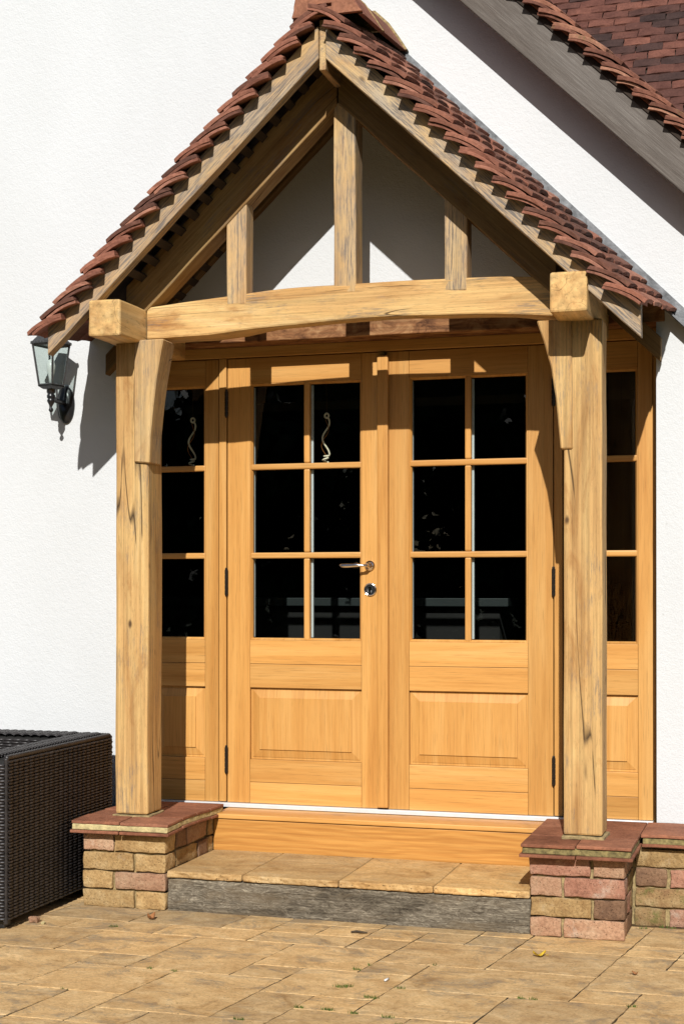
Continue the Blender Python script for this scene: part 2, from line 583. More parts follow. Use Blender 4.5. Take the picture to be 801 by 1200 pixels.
def box(name, x0, x1, y0, y1, z0, z1, mat, parent=None, r=0.003, **kw):
    kind = kw.pop('kind', None)
    me = lbox((x1 - x0, y1 - y0, z1 - z0), mat, r, **kw)
    return link(name, me, parent, ((x0 + x1) / 2, (y0 + y1) / 2, (z0 + z1) / 2), kind=kind)


def joined(parts, mat, smooth=False):
    V, F = [], []
    for (v, f) in parts:
        o = len(V)
        V += [tuple(p) for p in v]
        F += [[i + o for i in q] for q in f]
    me = bpy.data.meshes.new('mesh')
    me.from_pydata(V, [], F)
    me.materials.append(mat)
    if smooth:
        me.polygons.foreach_set('use_smooth', [True] * len(me.polygons))
    me.update()
    return me


def off(g, d):
    d = Vector(d)
    return [Vector(v) + d for v in g[0]], g[1]


def tube_geo(pts, rad, seg=6, caps=True):
    pts = [Vector(p) for p in pts]
    if isinstance(rad, (int, float)):
        rad = [rad] * len(pts)
    V, F = [], []
    t0 = (pts[1] - pts[0]).normalized()
    up = Vector((0, 0, 1)) if abs(t0.z) < 0.9 else Vector((1, 0, 0))
    nrm = t0.cross(up).normalized()
    for i, p in enumerate(pts):
        t = (pts[min(i + 1, len(pts) - 1)] - pts[max(i - 1, 0)])
        t = t.normalized() if t.length > 1e-9 else t0
        nrm = (nrm - t * nrm.dot(t)).normalized()
        bi = t.cross(nrm)
        for k in range(seg):
            a = 2 * math.pi * k / seg
            V.append(p + (nrm * math.cos(a) + bi * math.sin(a)) * rad[i])
    for i in range(len(pts) - 1):
        for k in range(seg):
            F.append([i * seg + k, i * seg + (k + 1) % seg, (i + 1) * seg + (k + 1) % seg, (i + 1) * seg + k])
    if caps:
        F.append(list(range(seg))[::-1])
        F.append([(len(pts) - 1) * seg + k for k in range(seg)])
    return V, F


def lathe_geo(prof, seg=16, axis='Z', sx=1.0, sz=1.0):
    """profile [(radius, height)], spun about the axis"""
    V, F = [], []
    for (r, h) in prof:
        for k in range(seg):
            a = 2 * math.pi * k / seg
            u, v = r * math.cos(a) * sx, r * math.sin(a) * sz
            V.append(Vector((u, v, h)) if axis == 'Z' else Vector((u, h, v)))
    for i in range(len(prof) - 1):
        for k in range(seg):
            F.append([i * seg + k, i * seg + (k + 1) % seg, (i + 1) * seg + (k + 1) % seg, (i + 1) * seg + k])
    F.append(list(range(seg))[::-1])
    F.append([(len(prof) - 1) * seg + k for k in range(seg)])
    return V, F


def geo_mesh(g, mat, smooth=False):
    return mesh(g[0], g[1], mat, smooth)


def prism_geo(poly, y0, y1):
    """outline in x,z extruded from y0 to y1"""
    n = len(poly)
    V = [Vector((x, y0, z)) for x, z in poly] + [Vector((x, y1, z)) for x, z in poly]
    F = [list(range(n)), list(range(n, 2 * n))[::-1]]
    F += [[i, i + n, (i + 1) % n + n, (i + 1) % n] for i in range(n)]
    return V, F


def timber(name, p0, p1, wy, wz, mat_fn, parent, amp=0.003, n=14, r=0.006, seed=1.0, cut=None, label=None):
    """squared beam from p0 to p1 (both in the x-z plane of their y), grain along its own X.
    cut(worldpoint) may move vertices (plumb cuts, curved arrises)"""
    p0, p1 = Vector(p0), Vector(p1)
    d = p1 - p0
    ang = -math.atan2(d.z, d.x)
    mid = (p0 + p1) / 2
    rot = Matrix.Rotation(ang, 3, 'Y')
    inv = rot.transposed()

    def wf(p):
        w = rot @ p + mid
        return inv @ (Vector(cut(w)) - mid)
    me = lbox((d.length, wy, wz), mat_fn('X'), r, (n, 2, 2), amp, 6.0, seed, wf if cut else None)
    o = link(name, me, parent, mid, (0, ang, 0))
    if label:
        o['label'] = label
    return o


# ------------------------------------------------------------------ ground
gV, gF = [], []
ground = link('ground', mesh([(-400, -400, -0.03), (400, -400, -0.03), (400, 400, -0.03), (-400, 400, -0.03)], [[0, 1, 2, 3]], M['soil']), kind='structure')
patio = link('patio', mesh([(-4.5, -5.2, -0.0027), (4.0, -5.2, -0.0027), (4.0, 0.1, -0.0027), (-4.5, 0.1, -0.0027)], [[0, 1, 2, 3]], M['bed']), kind='structure')

UX, UY = 0.1835, 0.1535
X0, Y0 = -0.785, -0.898
taken = {}
slabs = []


def place(i, j, w, h):
    cells = [(a, b) for a in range(i, i + w) for b in range(j, j + h)]
    if any(c in taken for c in cells):
        return False
    for c in cells:
        taken[c] = 1
    slabs.append((i, j, w, h))
    return True


for s in [(4, 1, 2, 2), (1, 4, 2, 2), (2, 6, 1, 2), (3, 7, 1, 1), (3, 4, 2, 3), (4, 3, 1, 1), (5, 3, 2, 2), (5, 5, 1, 2), (6, 5, 1, 1),
          (2, 1, 2, 3), (0, 1, 2, 2), (1, 3, 1, 1), (-2, 1, 2, 2), (-1, 3, 2, 3), (0, 6, 2, 2), (6, 0, 2, 2), (6, 2, 1, 1), (7, 2, 3, 2),
          (8, 0, 2, 2), (10, 0, 1, 1), (10, 1, 2, 2), (10, 3, 1, 1), (11, 3, 2, 3), (9, 4, 2, 2), (7, 4, 2, 2), (6, 6, 2, 2), (5, 0, 1, 1),
          (3, 0, 2, 1), (1, 0, 2, 1), (-1, 0, 2, 1), (11, 0, 2, 1), (12, 1, 2, 2)]:
    place(*s)
rp = random.Random(5)
for j in range(-3, 17):
    for i in range(-10, 17):
        if (i, j) in taken:
            continue
        opts = [(3, 2), (2, 2), (2, 3), (2, 1), (1, 2), (1, 1)]
        rp.shuffle(opts)
        for (w, h) in opts + [(1, 1)]:
            if place(i, j, w, h):
                break
for q, (i, j, w, h) in enumerate(slabs):
    sx, sy = w * UX - 0.0058, h * UY - 0.0055
    cy = Y0 - (j + h / 2) * UY
    cx = X0 + (i + w / 2) * UX + 0.157 * (cy + 1.05)
    sd = q + 1.0

    def wp(p, sd=sd):
        e = noise.noise(Vector((p.x * 26, p.y * 26, sd))) * 0.004
        return (p.x + 0.157 * p.y + e, p.y + noise.noise(Vector((p.x * 26, p.y * 26, sd + 50))) * 0.004, p.z + noise.noise(Vector((p.x * 5, p.y * 5, sd))) * 0.0009)
    near = cy > -2.6
    me = lbox((sx, sy, 0.03), M['paver'], 0.0022, (7 * w, 7 * h, 1) if near else (2, 2, 1), 0, 1, sd, wp)
    o = link('paving_stone', me, patio, (cx, cy, -0.015 + rp.uniform(-0.0006, 0.0009)))


# ------------------------------------------------------------------ house
house = thing('house', 'white rendered house with a tiled gable roof and grey bargeboard at top right', 'house', (0, 0.2, 0))
WY = -0.12
OX = 1.128
GA = Vector((-1.25, 0, 5.15))      # apex of the wide gable (wall line under its roof)


def wall_part(poly):
    return prism_geo(poly, WY, 0.20)


def gz(x):                           # underside of the gable roof
    return GA.z + 0.16 - 0.966 * abs(x - GA.x)


wp_ = [
    [(-4.6, -0.05), (-OX, -0.05), (-OX, 2.30), (-OX, gz(-OX)), (GA.x, gz(GA.x)), (-4.6, gz(-4.6))],
    [(-OX, 2.30), (OX, 2.30), (OX, gz(OX)), (-OX, gz(-OX))],
    [(OX, -0.05), (3.6, -0.05), (3.6, gz(3.6)), (OX, gz(OX))],
]
wp_[0] = [(-4.6, -0.05), (-OX, -0.05), (-OX, gz(-OX)), (GA.x, gz(GA.x)), (-4.6, gz(-4.6))]
hw = link('wall', joined([wall_part(p) for p in wp_], M['stucco']), house)
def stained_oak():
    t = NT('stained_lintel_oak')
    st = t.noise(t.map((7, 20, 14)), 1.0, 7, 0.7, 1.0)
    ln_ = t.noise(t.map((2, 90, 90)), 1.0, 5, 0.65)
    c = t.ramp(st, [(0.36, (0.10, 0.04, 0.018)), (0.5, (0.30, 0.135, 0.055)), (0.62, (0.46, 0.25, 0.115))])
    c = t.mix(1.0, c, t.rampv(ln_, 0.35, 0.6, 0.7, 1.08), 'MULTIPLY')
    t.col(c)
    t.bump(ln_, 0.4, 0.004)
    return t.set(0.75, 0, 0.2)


lintel_oak = stained_oak()
# the lintel over the doors shows as an oak board
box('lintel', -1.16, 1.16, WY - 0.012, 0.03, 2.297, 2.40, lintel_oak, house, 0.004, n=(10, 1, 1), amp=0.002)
# dark room behind the doors
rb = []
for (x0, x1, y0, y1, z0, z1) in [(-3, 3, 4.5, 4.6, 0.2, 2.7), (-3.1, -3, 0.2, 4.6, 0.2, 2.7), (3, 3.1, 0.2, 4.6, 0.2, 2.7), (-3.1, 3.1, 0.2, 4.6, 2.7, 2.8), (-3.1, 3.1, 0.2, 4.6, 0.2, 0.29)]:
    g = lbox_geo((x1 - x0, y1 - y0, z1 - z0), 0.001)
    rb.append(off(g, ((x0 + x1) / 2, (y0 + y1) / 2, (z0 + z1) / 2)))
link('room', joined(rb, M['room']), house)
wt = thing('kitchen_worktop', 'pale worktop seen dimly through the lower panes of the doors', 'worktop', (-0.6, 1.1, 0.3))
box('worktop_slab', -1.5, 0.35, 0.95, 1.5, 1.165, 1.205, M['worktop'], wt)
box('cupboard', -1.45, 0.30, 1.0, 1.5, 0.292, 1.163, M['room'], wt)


# ------------------------------------------------------------------ roof tiles
def tile_mesh(L, Wd, T, sag, seed, mat, notch=True):
    """plain clay tile; x = down-slope with the tail at 0, y across, z out of the roof; cambered along its length"""
    def wf(p):
        u = (p.x + L / 2) / L
        z = p.z + sag * 4 * u * (1 - u) - T / 2
        z += noise.noise(Vector((p.x * 9 + seed * 5, p.y * 9, seed))) * 0.004
        z -= 0.004 * (2 * p.y / Wd) ** 2
        e = noise.noise(Vector((p.y * 40, p.z * 60, seed * 3))) * 0.006
        return (p.x - L / 2 + e, p.y + noise.noise(Vector((p.x * 40, p.z * 60, seed * 7))) * 0.003, z)
    return lbox((L, Wd, T), mat, 0.0018, (6, 3, 1), 0, 1, seed, wf)


TH = R(45.2)
GAUGE = 0.081
AP = (-0.045, 3.47)


def tile_slope(parent, side, apex, theta, gauge, ncourse, ys, wd, mats, tilt=19.0, ytilt=0.15, L0=0.158, T=0.0150, sag=0.011, y_ref=-0.79, seed=0, start=1, jit=1.0):
    rr = random.Random(seed)
    var = {}
    for k in range(start, ncourse + 1):
        for c, y in enumerate(ys):
            s = k * gauge + rr.uniform(-0.004, 0.004) * jit
            L = min(L0, s + 0.015)
            vi = rr.randrange(5)
            mat = mats[c % len(mats)] if len(mats) > 1 else mats[0]
            key = (round(L, 2), vi, mat.name)
            if key not in var:
                var[key] = tile_mesh(round(L, 2), wd, T, sag * (L / L0), vi + seed, mat)
            b = ytilt * (y - y_ref) + rr.uniform(-0.001, 0.002) * jit
            x = apex[0] + side * (s * math.cos(theta) + 0.85 * b * math.sin(theta))
            z = apex[1] - s * math.sin(theta) + b * math.cos(theta) + 0.15 * b * math.sin(theta) * math.tan(theta)
            # frame: ex = down-slope (less steep by the tilt), ey = across, ez = out
            a = theta - R(tilt) + R(rr.uniform(-1.2, 1.2)) * jit
            ex = Vector((side * math.cos(a), 0, -math.sin(a)))
            ez = Vector((side * math.sin(a), 0, math.cos(a)))
            ey = Vector((0, 1, ytilt * 0.9)).normalized()
            ey = ez.cross(ex)
            yy = Matrix.Rotation(-side * 0.0, 3, 'X')
            # small roll so tiles follow the rise towards the wall
            m = Matrix((ex, ey, ez)).transposed()
            m = m @ Matrix.Rotation((math.atan(ytilt) if ey.y > 0 else -math.atan(ytilt)) + R(rr.uniform(-1.5, 1.5)) * jit, 3, 'X')
            o = link('roof_tile', var[key], parent, (x, y + rr.uniform(-0.005, 0.005) * jit, z))
            o.rotation_euler = m.to_euler()
            if c == 0 and L > 0.1:
                # shorter undercloak piece bedded beneath the verge tile
                L2 = round(L - 0.012 - 0.008 * rr.randrange(2), 3)
                ku = (L2, vi, 'u')
                if ku not in var:
                    var[ku] = tile_mesh(L2, wd, 0.0115, sag * 0.9, vi + seed + 40, mat)
                dn = m @ Vector((-(L - L2), 0, -T + 0.0005))
                u = link('undercloak_tile', var[ku], parent, Vector((x, y + rr.uniform(-0.004, 0.006), z)) + dn)
                u.rotation_euler = m.to_euler()


# ---- main gable roof of the house (right-hand slope, bargeboard and verge)
def gb_low(x):
    return 3.58 - 0.96 * (x - 0.386)


GT = math.atan(0.96)
bx0, bx1 = GA.x, 2.9
barge = timber('bargeboard', (bx0, -0.268, gb_low(bx0) + 0.10), (bx1, -0.268, gb_low(bx1) + 0.10), 0.024, 0.148,
               lambda a: grey_timber(a, (0.165, 0.145, 0.130), (0.235, 0.215, 0.195), False), house, 0.0015, 24, 0.003)
box_l = timber('bargeboard', (bx0 - 0.002, -0.268, gb_low(bx0) + 0.10), (bx0 - 3.1, -0.268, gb_low(bx0) + 0.10 - 0.96 * 3.1), 0.024, 0.148,
               lambda a: grey_timber(a, (0.165, 0.145, 0.130), (0.235, 0.215, 0.195), False), house, 0.0015, 24, 0.003)
# roof body under the tiles
gt_z = gb_low(GA.x) + 0.215
body = [(GA.x, gt_z), (3.0, gt_z - 0.96 * (3.0 - GA.x)), (3.0, gt_z - 0.03 - 0.96 * (3.0 - GA.x)), (GA.x, gt_z - 0.03),
        (GA.x - 3.2, gt_z - 0.03 - 0.96 * 3.2), (GA.x - 3.2, gt_z - 0.96 * 3.2)]
gr = link('gable_roof', joined([prism_geo(body, -0.286, 3.2)], M['felt']), house)
# undercloak strip along the verge
cl = [(GA.x, gt_z + 0.003), (3.0, gt_z + 0.003 - 0.96 * (3.0 - GA.x)), (3.0, gt_z + 0.016 - 0.96 * (3.0 - GA.x)), (GA.x, gt_z + 0.016)]
link('undercloak', joined([prism_geo(cl, -0.305, -0.10)], M['creasing']), house)
# tiles: only the stretch of the verge that the photograph shows, plus a margin
k0 = int((0.30 - GA.x) / math.cos(GT) / 0.083)
tile_slope(gr, 1, (GA.x, gt_z + 0.078), GT, 0.083, k0 + 22, [-0.245, -0.078, 0.089], 0.163, [M['tile_old']], 17, 0.17, y_ref=-0.31, seed=3, start=k0, T=0.0155, sag=0.013)
# ---- main roof beyond, facing the viewer: rises away from the eaves
mr_o = Vector((1.0, 3.0, 4.30))


def main_roof():
    # slab at 45 degrees facing -y
    s = [(-2.5, 1.0, 2.18), (4.5, 1.0, 2.18), (4.5, 5.5, 6.68), (-2.5, 5.5, 6.68)]
    V = [Vector(p) for p in s] + [Vector(p) + Vector((0, 0.02, -0.04)) for p in s]
    return link('main_roof', mesh(V, [[0, 1, 2, 3], [7, 6, 5, 4], [0, 4, 5, 1], [1, 5, 6, 2], [2, 6, 7, 3], [3, 7, 4, 0]], M['felt']), house)


mroof = main_roof()
rr = random.Random(8)
mv = [tile_mesh(0.205, 0.162, 0.018, 0.012, 20 + i, M['tile_dark']) for i in range(6)]
for row in range(24):
    yb = 2.28 + row * 0.0735
    zb = 2.18 + (yb - 1.0) + 0.045
    for c in range(9):
        x = 0.05 + c * 0.166 + (0.083 if row % 2 else 0) + rr.uniform(-0.003, 0.003)
        a = R(45 - 11 + rr.uniform(-1.8, 1.8))
        ex = Vector((0, -math.cos(a), -math.sin(a)))
        ez = Vector((0, -math.sin(a), math.cos(a)))
        ey = ez.cross(ex)
        o = link('roof_tile', mv[rr.randrange(6)], mroof, (x, yb, zb + rr.uniform(-0.003, 0.003)))
        o.rotation_euler = (Matrix((ex, ey, ez)).transposed() @ Matrix.Rotation(R(rr.uniform(-2.2, 2.2)), 3, 'Z') @ Matrix.Rotation(R(rr.uniform(-2.0, 2.0)), 3, 'X')).to_euler()


# ------------------------------------------------------------------ oak porch
porch = thing('oak_porch', 'open oak-framed porch with a small red clay-tiled roof, standing in front of the glazed doors', 'porch', (0, -0.6, 0.35))
oo = lambda g, tn=1.0: (lambda a: old_oak(a, g, tn))


def post(x0, y0, seed):
    me = lbox((0.142, 0.142, 1.89), old_oak('Z', 0.14, 1.0, 1.0, 1.8), 0.008, (2, 2, 20), 0.004, 3.0, seed)
    return link('post', me, porch, (x0 + 0.071, y0 + 0.071, 0.352 + 0.945))


post(-0.960, -0.59, 2.0)
post(0.832, -0.59, 5.0)
# mortar bedding under the posts is part of the piers (below)


def curve_brace(poly_in, y0, y1, seed, mat):
    V, F = prism_geo(poly_in, y0, y1)
    me = mesh(V, F, mat)
    bm = bmesh.new()
    bm.from_mesh(me)
    bmesh.ops.bevel(bm, geom=[e for e in bm.edges], offset=0.005, segments=1, affect='EDGES')
    bmesh.ops.recalc_face_normals(bm, faces=bm.faces)
    for v in bm.verts:
        v.co += noise.noise_vector(v.co * 9 + Vector((seed, 0, 0))) * 0.003
    cx = sum((v.co for v in bm.verts), Vector()) / len(bm.verts)
    for v in bm.verts:
        v.co -= cx
    bm.to_mesh(me)
    bm.free()
    return link('brace', me, porch, cx)


curve_brace([(-0.875, 2.243), (-0.875, 1.757), (-0.808, 1.752), (-0.803, 1.86), (-0.792, 1.98), (-0.776, 2.09), (-0.757, 2.19), (-0.747, 2.243)],
            -0.604, -0.485, 1.0, old_oak('Z', 0.35))
curve_brace([(0.866, 2.240), (0.735, 2.240), (0.762, 2.16), (0.788, 2.065), (0.806, 1.95), (0.815, 1.85), (0.823, 1.765), (0.866, 1.765)],
            -0.600, -0.485, 4.0, old_oak('Z', 0.2))

# tie beam, slightly arched
def tb_top(x):
    return 2.434 - 0.040 * ((x - 0.15) / 0.9) ** 2


def tb_bot(x):
    return 2.294 - 0.036 * min(1.0, ((x - 0.16) / 0.72) ** 2)


def tb_warp(p):
    u = p.z / 0.15 + 0.5
    x = p.x
    z = tb_bot(x) + (tb_top(x) - tb_bot(x)) * u
    z += noise.noise(Vector((x * 4, p.y * 10, p.z * 9))) * 0.004
    # chamfered soffit towards the middle
    c = max(0.0, 1 - ((x - 0.17) / 0.62) ** 2)
    if p.y > 0.03:
        z += 0.030 * c * (1 - u)
    return (x, p.y + noise.noise(Vector((x * 3, p.z * 12, 4))) * 0.004, z - 2.33)


tbm = lbox((1.690, 0.142, 0.15), old_oak('X', 0.22, 1.1), 0.008, (26, 2, 3), 0, 1, 3.0, tb_warp)
link('tie_beam', tbm, porch, (-0.004, -0.469, 2.33))

# wall plates whose square ends show as blocks
for (x0, x1, sd, gg) in ((-0.985, -0.849, 3.0, 0.12), (0.810, 0.944, 9.0, 0.1)):
    me = lbox((x1 - x0, 0.665, 0.142), old_oak('Y', gg, 1.12, 0.25), 0.009, (2, 8, 2), 0.005, 5.0, sd)
    link('wall_plate', me, porch, ((x0 + x1) / 2, -0.785 + 0.3325, 2.305))


def bl(x):                            # lower line of bargeboards
    return 3.254 - 0.947 * abs(x + 0.045)


def plumb(xe):                        # vertical cut at a given x for the beam ends
    def f(w):
        w = Vector(w)
        if abs(w.x - xe) < 0.16 and ((xe < 0 and w.x < xe + 0.16) or (xe > 0 and w.x > xe - 0.16)):
            pass
        return w
    return f


BT = math.atan(0.947)


def raking(name, xa, xb, y0, y1, vlow, vheight, g, tone, seed, parent=porch, low=bl, amp=0.003, r=0.005):
    """raking board between vertical cuts at xa and xb; vlow shifts the lower line, vheight is the plumb height"""
    n = 18
    L = math.hypot(xb - xa, (low(xb) - low(xa)))
    ang = math.atan2(low(xb) - low(xa), xb - xa)
    ca, sa = math.cos(ang), math.sin(ang)
    mid = Vector(((xa + xb) / 2, (y0 + y1) / 2, (low(xa) + low(xb)) / 2 + vlow + vheight / 2))

    def wf(p):
        u = p.x / L + 0.5
        x = xa + (xb - xa) * u
        v = p.z / vheight + 0.5
        z = low(xa) + (low(xb) - low(xa)) * u + vlow + v * vheight
        q = Vector((x, p.y + mid.y, z)) - mid
        e = noise.noise_vector(Vector((x * 5, p.y * 20, z * 5 + seed))) * amp
        q += e
        return (q.x * ca + q.z * sa, q.y, -q.x * sa + q.z * ca)
    me = lbox((L, y1 - y0, vheight), old_oak('X', g, tone), r, (n, 1, 2), 0, 1, seed, wf)
    return link(name, me, parent, mid, (0, -ang, 0))


raking('bargeboard', -1.178, -0.058, -0.752, -0.702, -0.006, 0.124, 0.8, 0.98, 1.0)
raking('bargeboard', 1.128, -0.030, -0.752, -0.702, -0.006, 0.124, 0.95, 1.0, 6.0)
# front truss rafters, then the pair against the wall
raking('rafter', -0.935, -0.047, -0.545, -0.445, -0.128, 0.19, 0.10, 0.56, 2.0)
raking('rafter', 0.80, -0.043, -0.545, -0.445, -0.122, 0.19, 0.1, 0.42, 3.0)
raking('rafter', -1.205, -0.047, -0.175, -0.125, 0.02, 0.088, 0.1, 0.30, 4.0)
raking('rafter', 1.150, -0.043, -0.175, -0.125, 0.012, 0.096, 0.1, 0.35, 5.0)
box('ridge_board', -0.057, -0.031, -0.742, -0.125, 3.195, 3.385, old_oak('Y', 0.4), porch, 0.004, n=(1, 6, 2), amp=0.002)


def strut(name, x0, x1, ytop, top_l, top_r, z0, depth, seed, tone=1.05):
    zc = (z0 + max(top_l, top_r)) / 2
    h = max(top_l, top_r) - z0
    mid = Vector(((x0 + x1) / 2, -0.541 + depth / 2, z0 + h / 2))

    def wf(p):
        u = (p.x / (x1 - x0)) + 0.5
        v = p.z / h + 0.5
        zt = top_l + (top_r - top_l) * u
        z = z0 + v * (zt - z0)
        q = Vector((p.x, p.y, z - mid.z))
        return q + noise.noise_vector(Vector((p.x * 9, p.y * 9, z * 3 + seed))) * 0.0035
    me = lbox((x1 - x0, depth, h), old_oak('Z', 0.55, tone), 0.006, (2, 2, 10), 0, 1, seed, wf)
    return link(name, me, porch, mid)


strut('king_post', -0.063, 0.027, 0, 3.135, 3.135, 2.395, 0.100, 1.0)
strut('strut', -0.505, -0.420, 0, 2.735, 2.80, 2.375, 0.082, 2.0)
strut('strut', 0.375, 0.462, 0, 2.80, 2.735, 2.38, 0.090, 3.0)

# battens under the tiles (many thin strips, seen only as dark bars from below)
bt = []
for side in (-1, 1):
    for k in range(1, 16):
        s = k * GAUGE - 0.03
        x = AP[0] + side * s * math.cos(TH)
        z = AP[1] - s * math.sin(TH) - 0.118
        g = lbox_geo((0.034, 0.60, 0.016), 0.002)
        rot = Matrix.Rotation(side * TH, 3, 'Y')
        bt.append(([rot @ v + Vector((x - side * 0.02, -0.43, z - 0.008)) for v in g[0]], g[1]))
o = link('battens', joined(bt, M['felt']), porch, (0, 0, 0), kind='stuff')

# tiled slopes
ycols = [-0.722, -0.552, -0.381, -0.210]
for side, nm in ((-1, 'left'), (1, 'right')):
    # underlay sheet just under the tile heads
    s1 = 1.45
    V = []
    for (s, b) in ((0.02, -0.080), (s1, -0.080), (s1, -0.084), (0.02, -0.084)):
        for y in (-0.69, -0.125):
            bb = 0.15 * (y + 0.79) * 0.9
            V.append((AP[0] + side * (s * math.cos(TH) + (b + 0.85 * bb) * math.sin(TH)), y, AP[1] - s * math.sin(TH) + (b + bb) * math.cos(TH) + 0.15 * bb * math.sin(TH) * math.tan(TH)))
    F = [[0, 2, 3, 1], [4, 5, 7, 6], [0, 1, 7, 6][::-1], [2, 4, 5, 3], [0, 6, 4, 2], [1, 3, 5, 7]]
    sl = link('roof_slope', mesh(V, [[0, 2, 3, 1], [4, 6, 7, 5], [0, 1, 7, 6], [2, 4, 5, 3], [0, 6, 4, 2], [1, 3, 5, 7]], M['felt']), porch)
    tile_slope(sl, side, AP, TH, GAUGE, 21, ycols, 0.169, [M['tile']], seed=31 + side, start=2)

# ridge tiles: hog-backed, the front one closed by a slab with a slot
rprof = [(-0.150, 3.375), (-0.142, 3.43), (-0.128, 3.49), (-0.08, 3.54), (-0.005, 3.54), (0.052, 3.485), (0.090, 3.43), (0.125, 3.375)]


def ridge_tile(y0, y1, dz0, dz1, closed):
    n = len(rprof)
    V = []
    cx, cz = -0.045, 3.38
    for (y, dz) in ((y0, dz0), (y1, dz1)):
        for (x, z) in rprof:
            V.append(Vector((x, y, z + dz)))
        for (x, z) in rprof:
            V.append(Vector((cx + (x - cx) * 0.88, y, cz + (z - cz) * 0.88 + dz)))
    F = []
    for i in range(n - 1):
        F += [[i, i + 1, 2 * n + i + 1, 2 * n + i], [n + i, 3 * n + i, 3 * n + i + 1, n + i + 1],
              [i, n + i, n + i + 1, i + 1], [2 * n + i, 2 * n + i + 1, 3 * n + i + 1, 3 * n + i]]
    F += [[0, 2 * n, 3 * n, n], [n - 1, 2 * n - 1, 4 * n - 1, 3 * n - 1]]
    me = mesh(V, F, M['tile'])
    o = link('ridge_tile', me, porch)
    if closed:
        ins = [(cx + (x - cx) * 0.985, z - 0.002) for x, z in rprof]
        x0, x1, z0, z1 = -0.082, 0.006, 3.410, 3.424
        # slab with a slot: outer ring split into strips around the slot
        fr = [prism_geo([(ins[0][0], 3.382), (ins[-1][0], 3.382), (0.098, z0), (ins[1][0], z0)], y0 - 0.018, y0 - 0.001),
              prism_geo([(ins[1][0], z0), (x0, z0), (x0, z1), (ins[1][0], z1)], y0 - 0.018, y0 - 0.001),
              prism_geo([(x1, z0), (0.098, z0), (0.090, z1), (x1, z1)], y0 - 0.018, y0 - 0.001),
              prism_geo([(ins[1][0], z1), (0.090, z1), ins[5], ins[4], ins[3], ins[2]], y0 - 0.018, y0 - 0.001),
              prism_geo([(x0, z0), (x1, z0), (x1, z1), (x0, z1)], y0 - 0.004, y0 - 0.001)]
        link('end_slab', joined(fr, M['creasing']), o)
    return o


ridge_tile(-0.775, -0.50, 0.0, 0.035, True)
ridge_tile(-0.49, -0.125, 0.036, 0.085, False)
# mortar fillet where the ridge meets the wall and between the two tiles
for (y0, y1, d, sc) in ((-0.503, -0.487, 0.036, 1.02), (-0.15, -0.123, 0.085, 1.05)):
    g = prism_geo([(-0.045 + (x + 0.045) * sc, 3.38 + (z - 3.38) * sc + d) for x, z in rprof], y0, y1)
    link('mortar_joint', mesh(g[0], g[1], M['mortar']), porch)

# lead flashing up the wall along the right slope, three lapped lengths
def fl(x):
    return 3.625 - 1.0 * (x + 0.045)


fx = [0.10, 0.50, 0.88, 1.30]
for i in range(3):
    xa, xb = fx[i] - 0.02, fx[i + 1]
    t = 0.004 * (i + 1)
    V, F = prism_geo([(xa, fl(xa) - 0.075), (xb, fl(xb) - 0.075), (xb, fl(xb)), (xa, fl(xa))], WY - 0.006 - t, WY - 0.0005)
    V2, F2 = prism_geo([(xa, fl(xa) - 0.078), (xb, fl(xb) - 0.078), (xb, fl(xb) - 0.070), (xa, fl(xa) - 0.070)], WY - 0.06 - t, WY - 0.005 - t)
    link('lead_flashing', joined([(V, F), (V2, F2)], M['lead']), porch)


# ------------------------------------------------------------------ masonry
def brick(parent, x, y, z, sx, sy, sz, mat, rot=0):
    sd = random.randrange(7)
    me = lbox((round(sx, 3), round(sy, 3), round(sz, 3)), mat, 0.0035, (9, 4, 4), 0.0048, 30.0, sd, None, True)
    return link('brick', me, parent, (x + random.uniform(-.002, .002), y, z + random.uniform(-.0015, .0015)), (random.uniform(-.012, .012), random.uniform(-.012, .012), rot + random.uniform(-.012, .012)))


def pier(name, label, x0, x1, yf, yb, mats_front, left_side=True, right_side=True, depth_side=None):
    o = thing(name, label, 'brick pier', ((x0 + x1) / 2, (yf + yb) / 2, 0))
    r = 0.017
    box('mortar', x0 + r, x1 - r, yf + r, yb, -0.02, 0.296, M['mortar'], o, 0.004, n=(4, 6, 4), amp=0.002)
    H = 0.0655
    wid = x1 - x0
    big, small = 0.215, wid - 0.215 - 0.010
    for c in range(4):
        zc = 0.255 - c * 0.0735
        row = mats_front[c]
        first_small = (c % 2 == 0)
        if name_first_big[label]:
            first_small = not first_small
        ws = [small, big] if first_small else [big, small]
        xa = x0
        for q, w in enumerate(ws):
            brick(o, xa + w / 2, yf + 0.051, zc, w, 0.102, H, M[row[q]])
            xa += w + 0.010
        # returns down the sides
        for sgn, xs, on in ((-1, x0 + 0.051, left_side), (1, x1 - 0.051, right_side)):
            if not on:
                continue
            y = yf + 0.102 + 0.010
            k = 0
            while y < yb - 0.03:
                Lb = 0.215 if (c + k) % 2 else 0.102
                Lb = min(Lb, yb - y)
                brick(o, xs, y + Lb / 2, zc, 0.102, Lb, H, M[row[2 + k % (len(row) - 2)]])
                y += Lb + 0.010
                k += 1
    return o


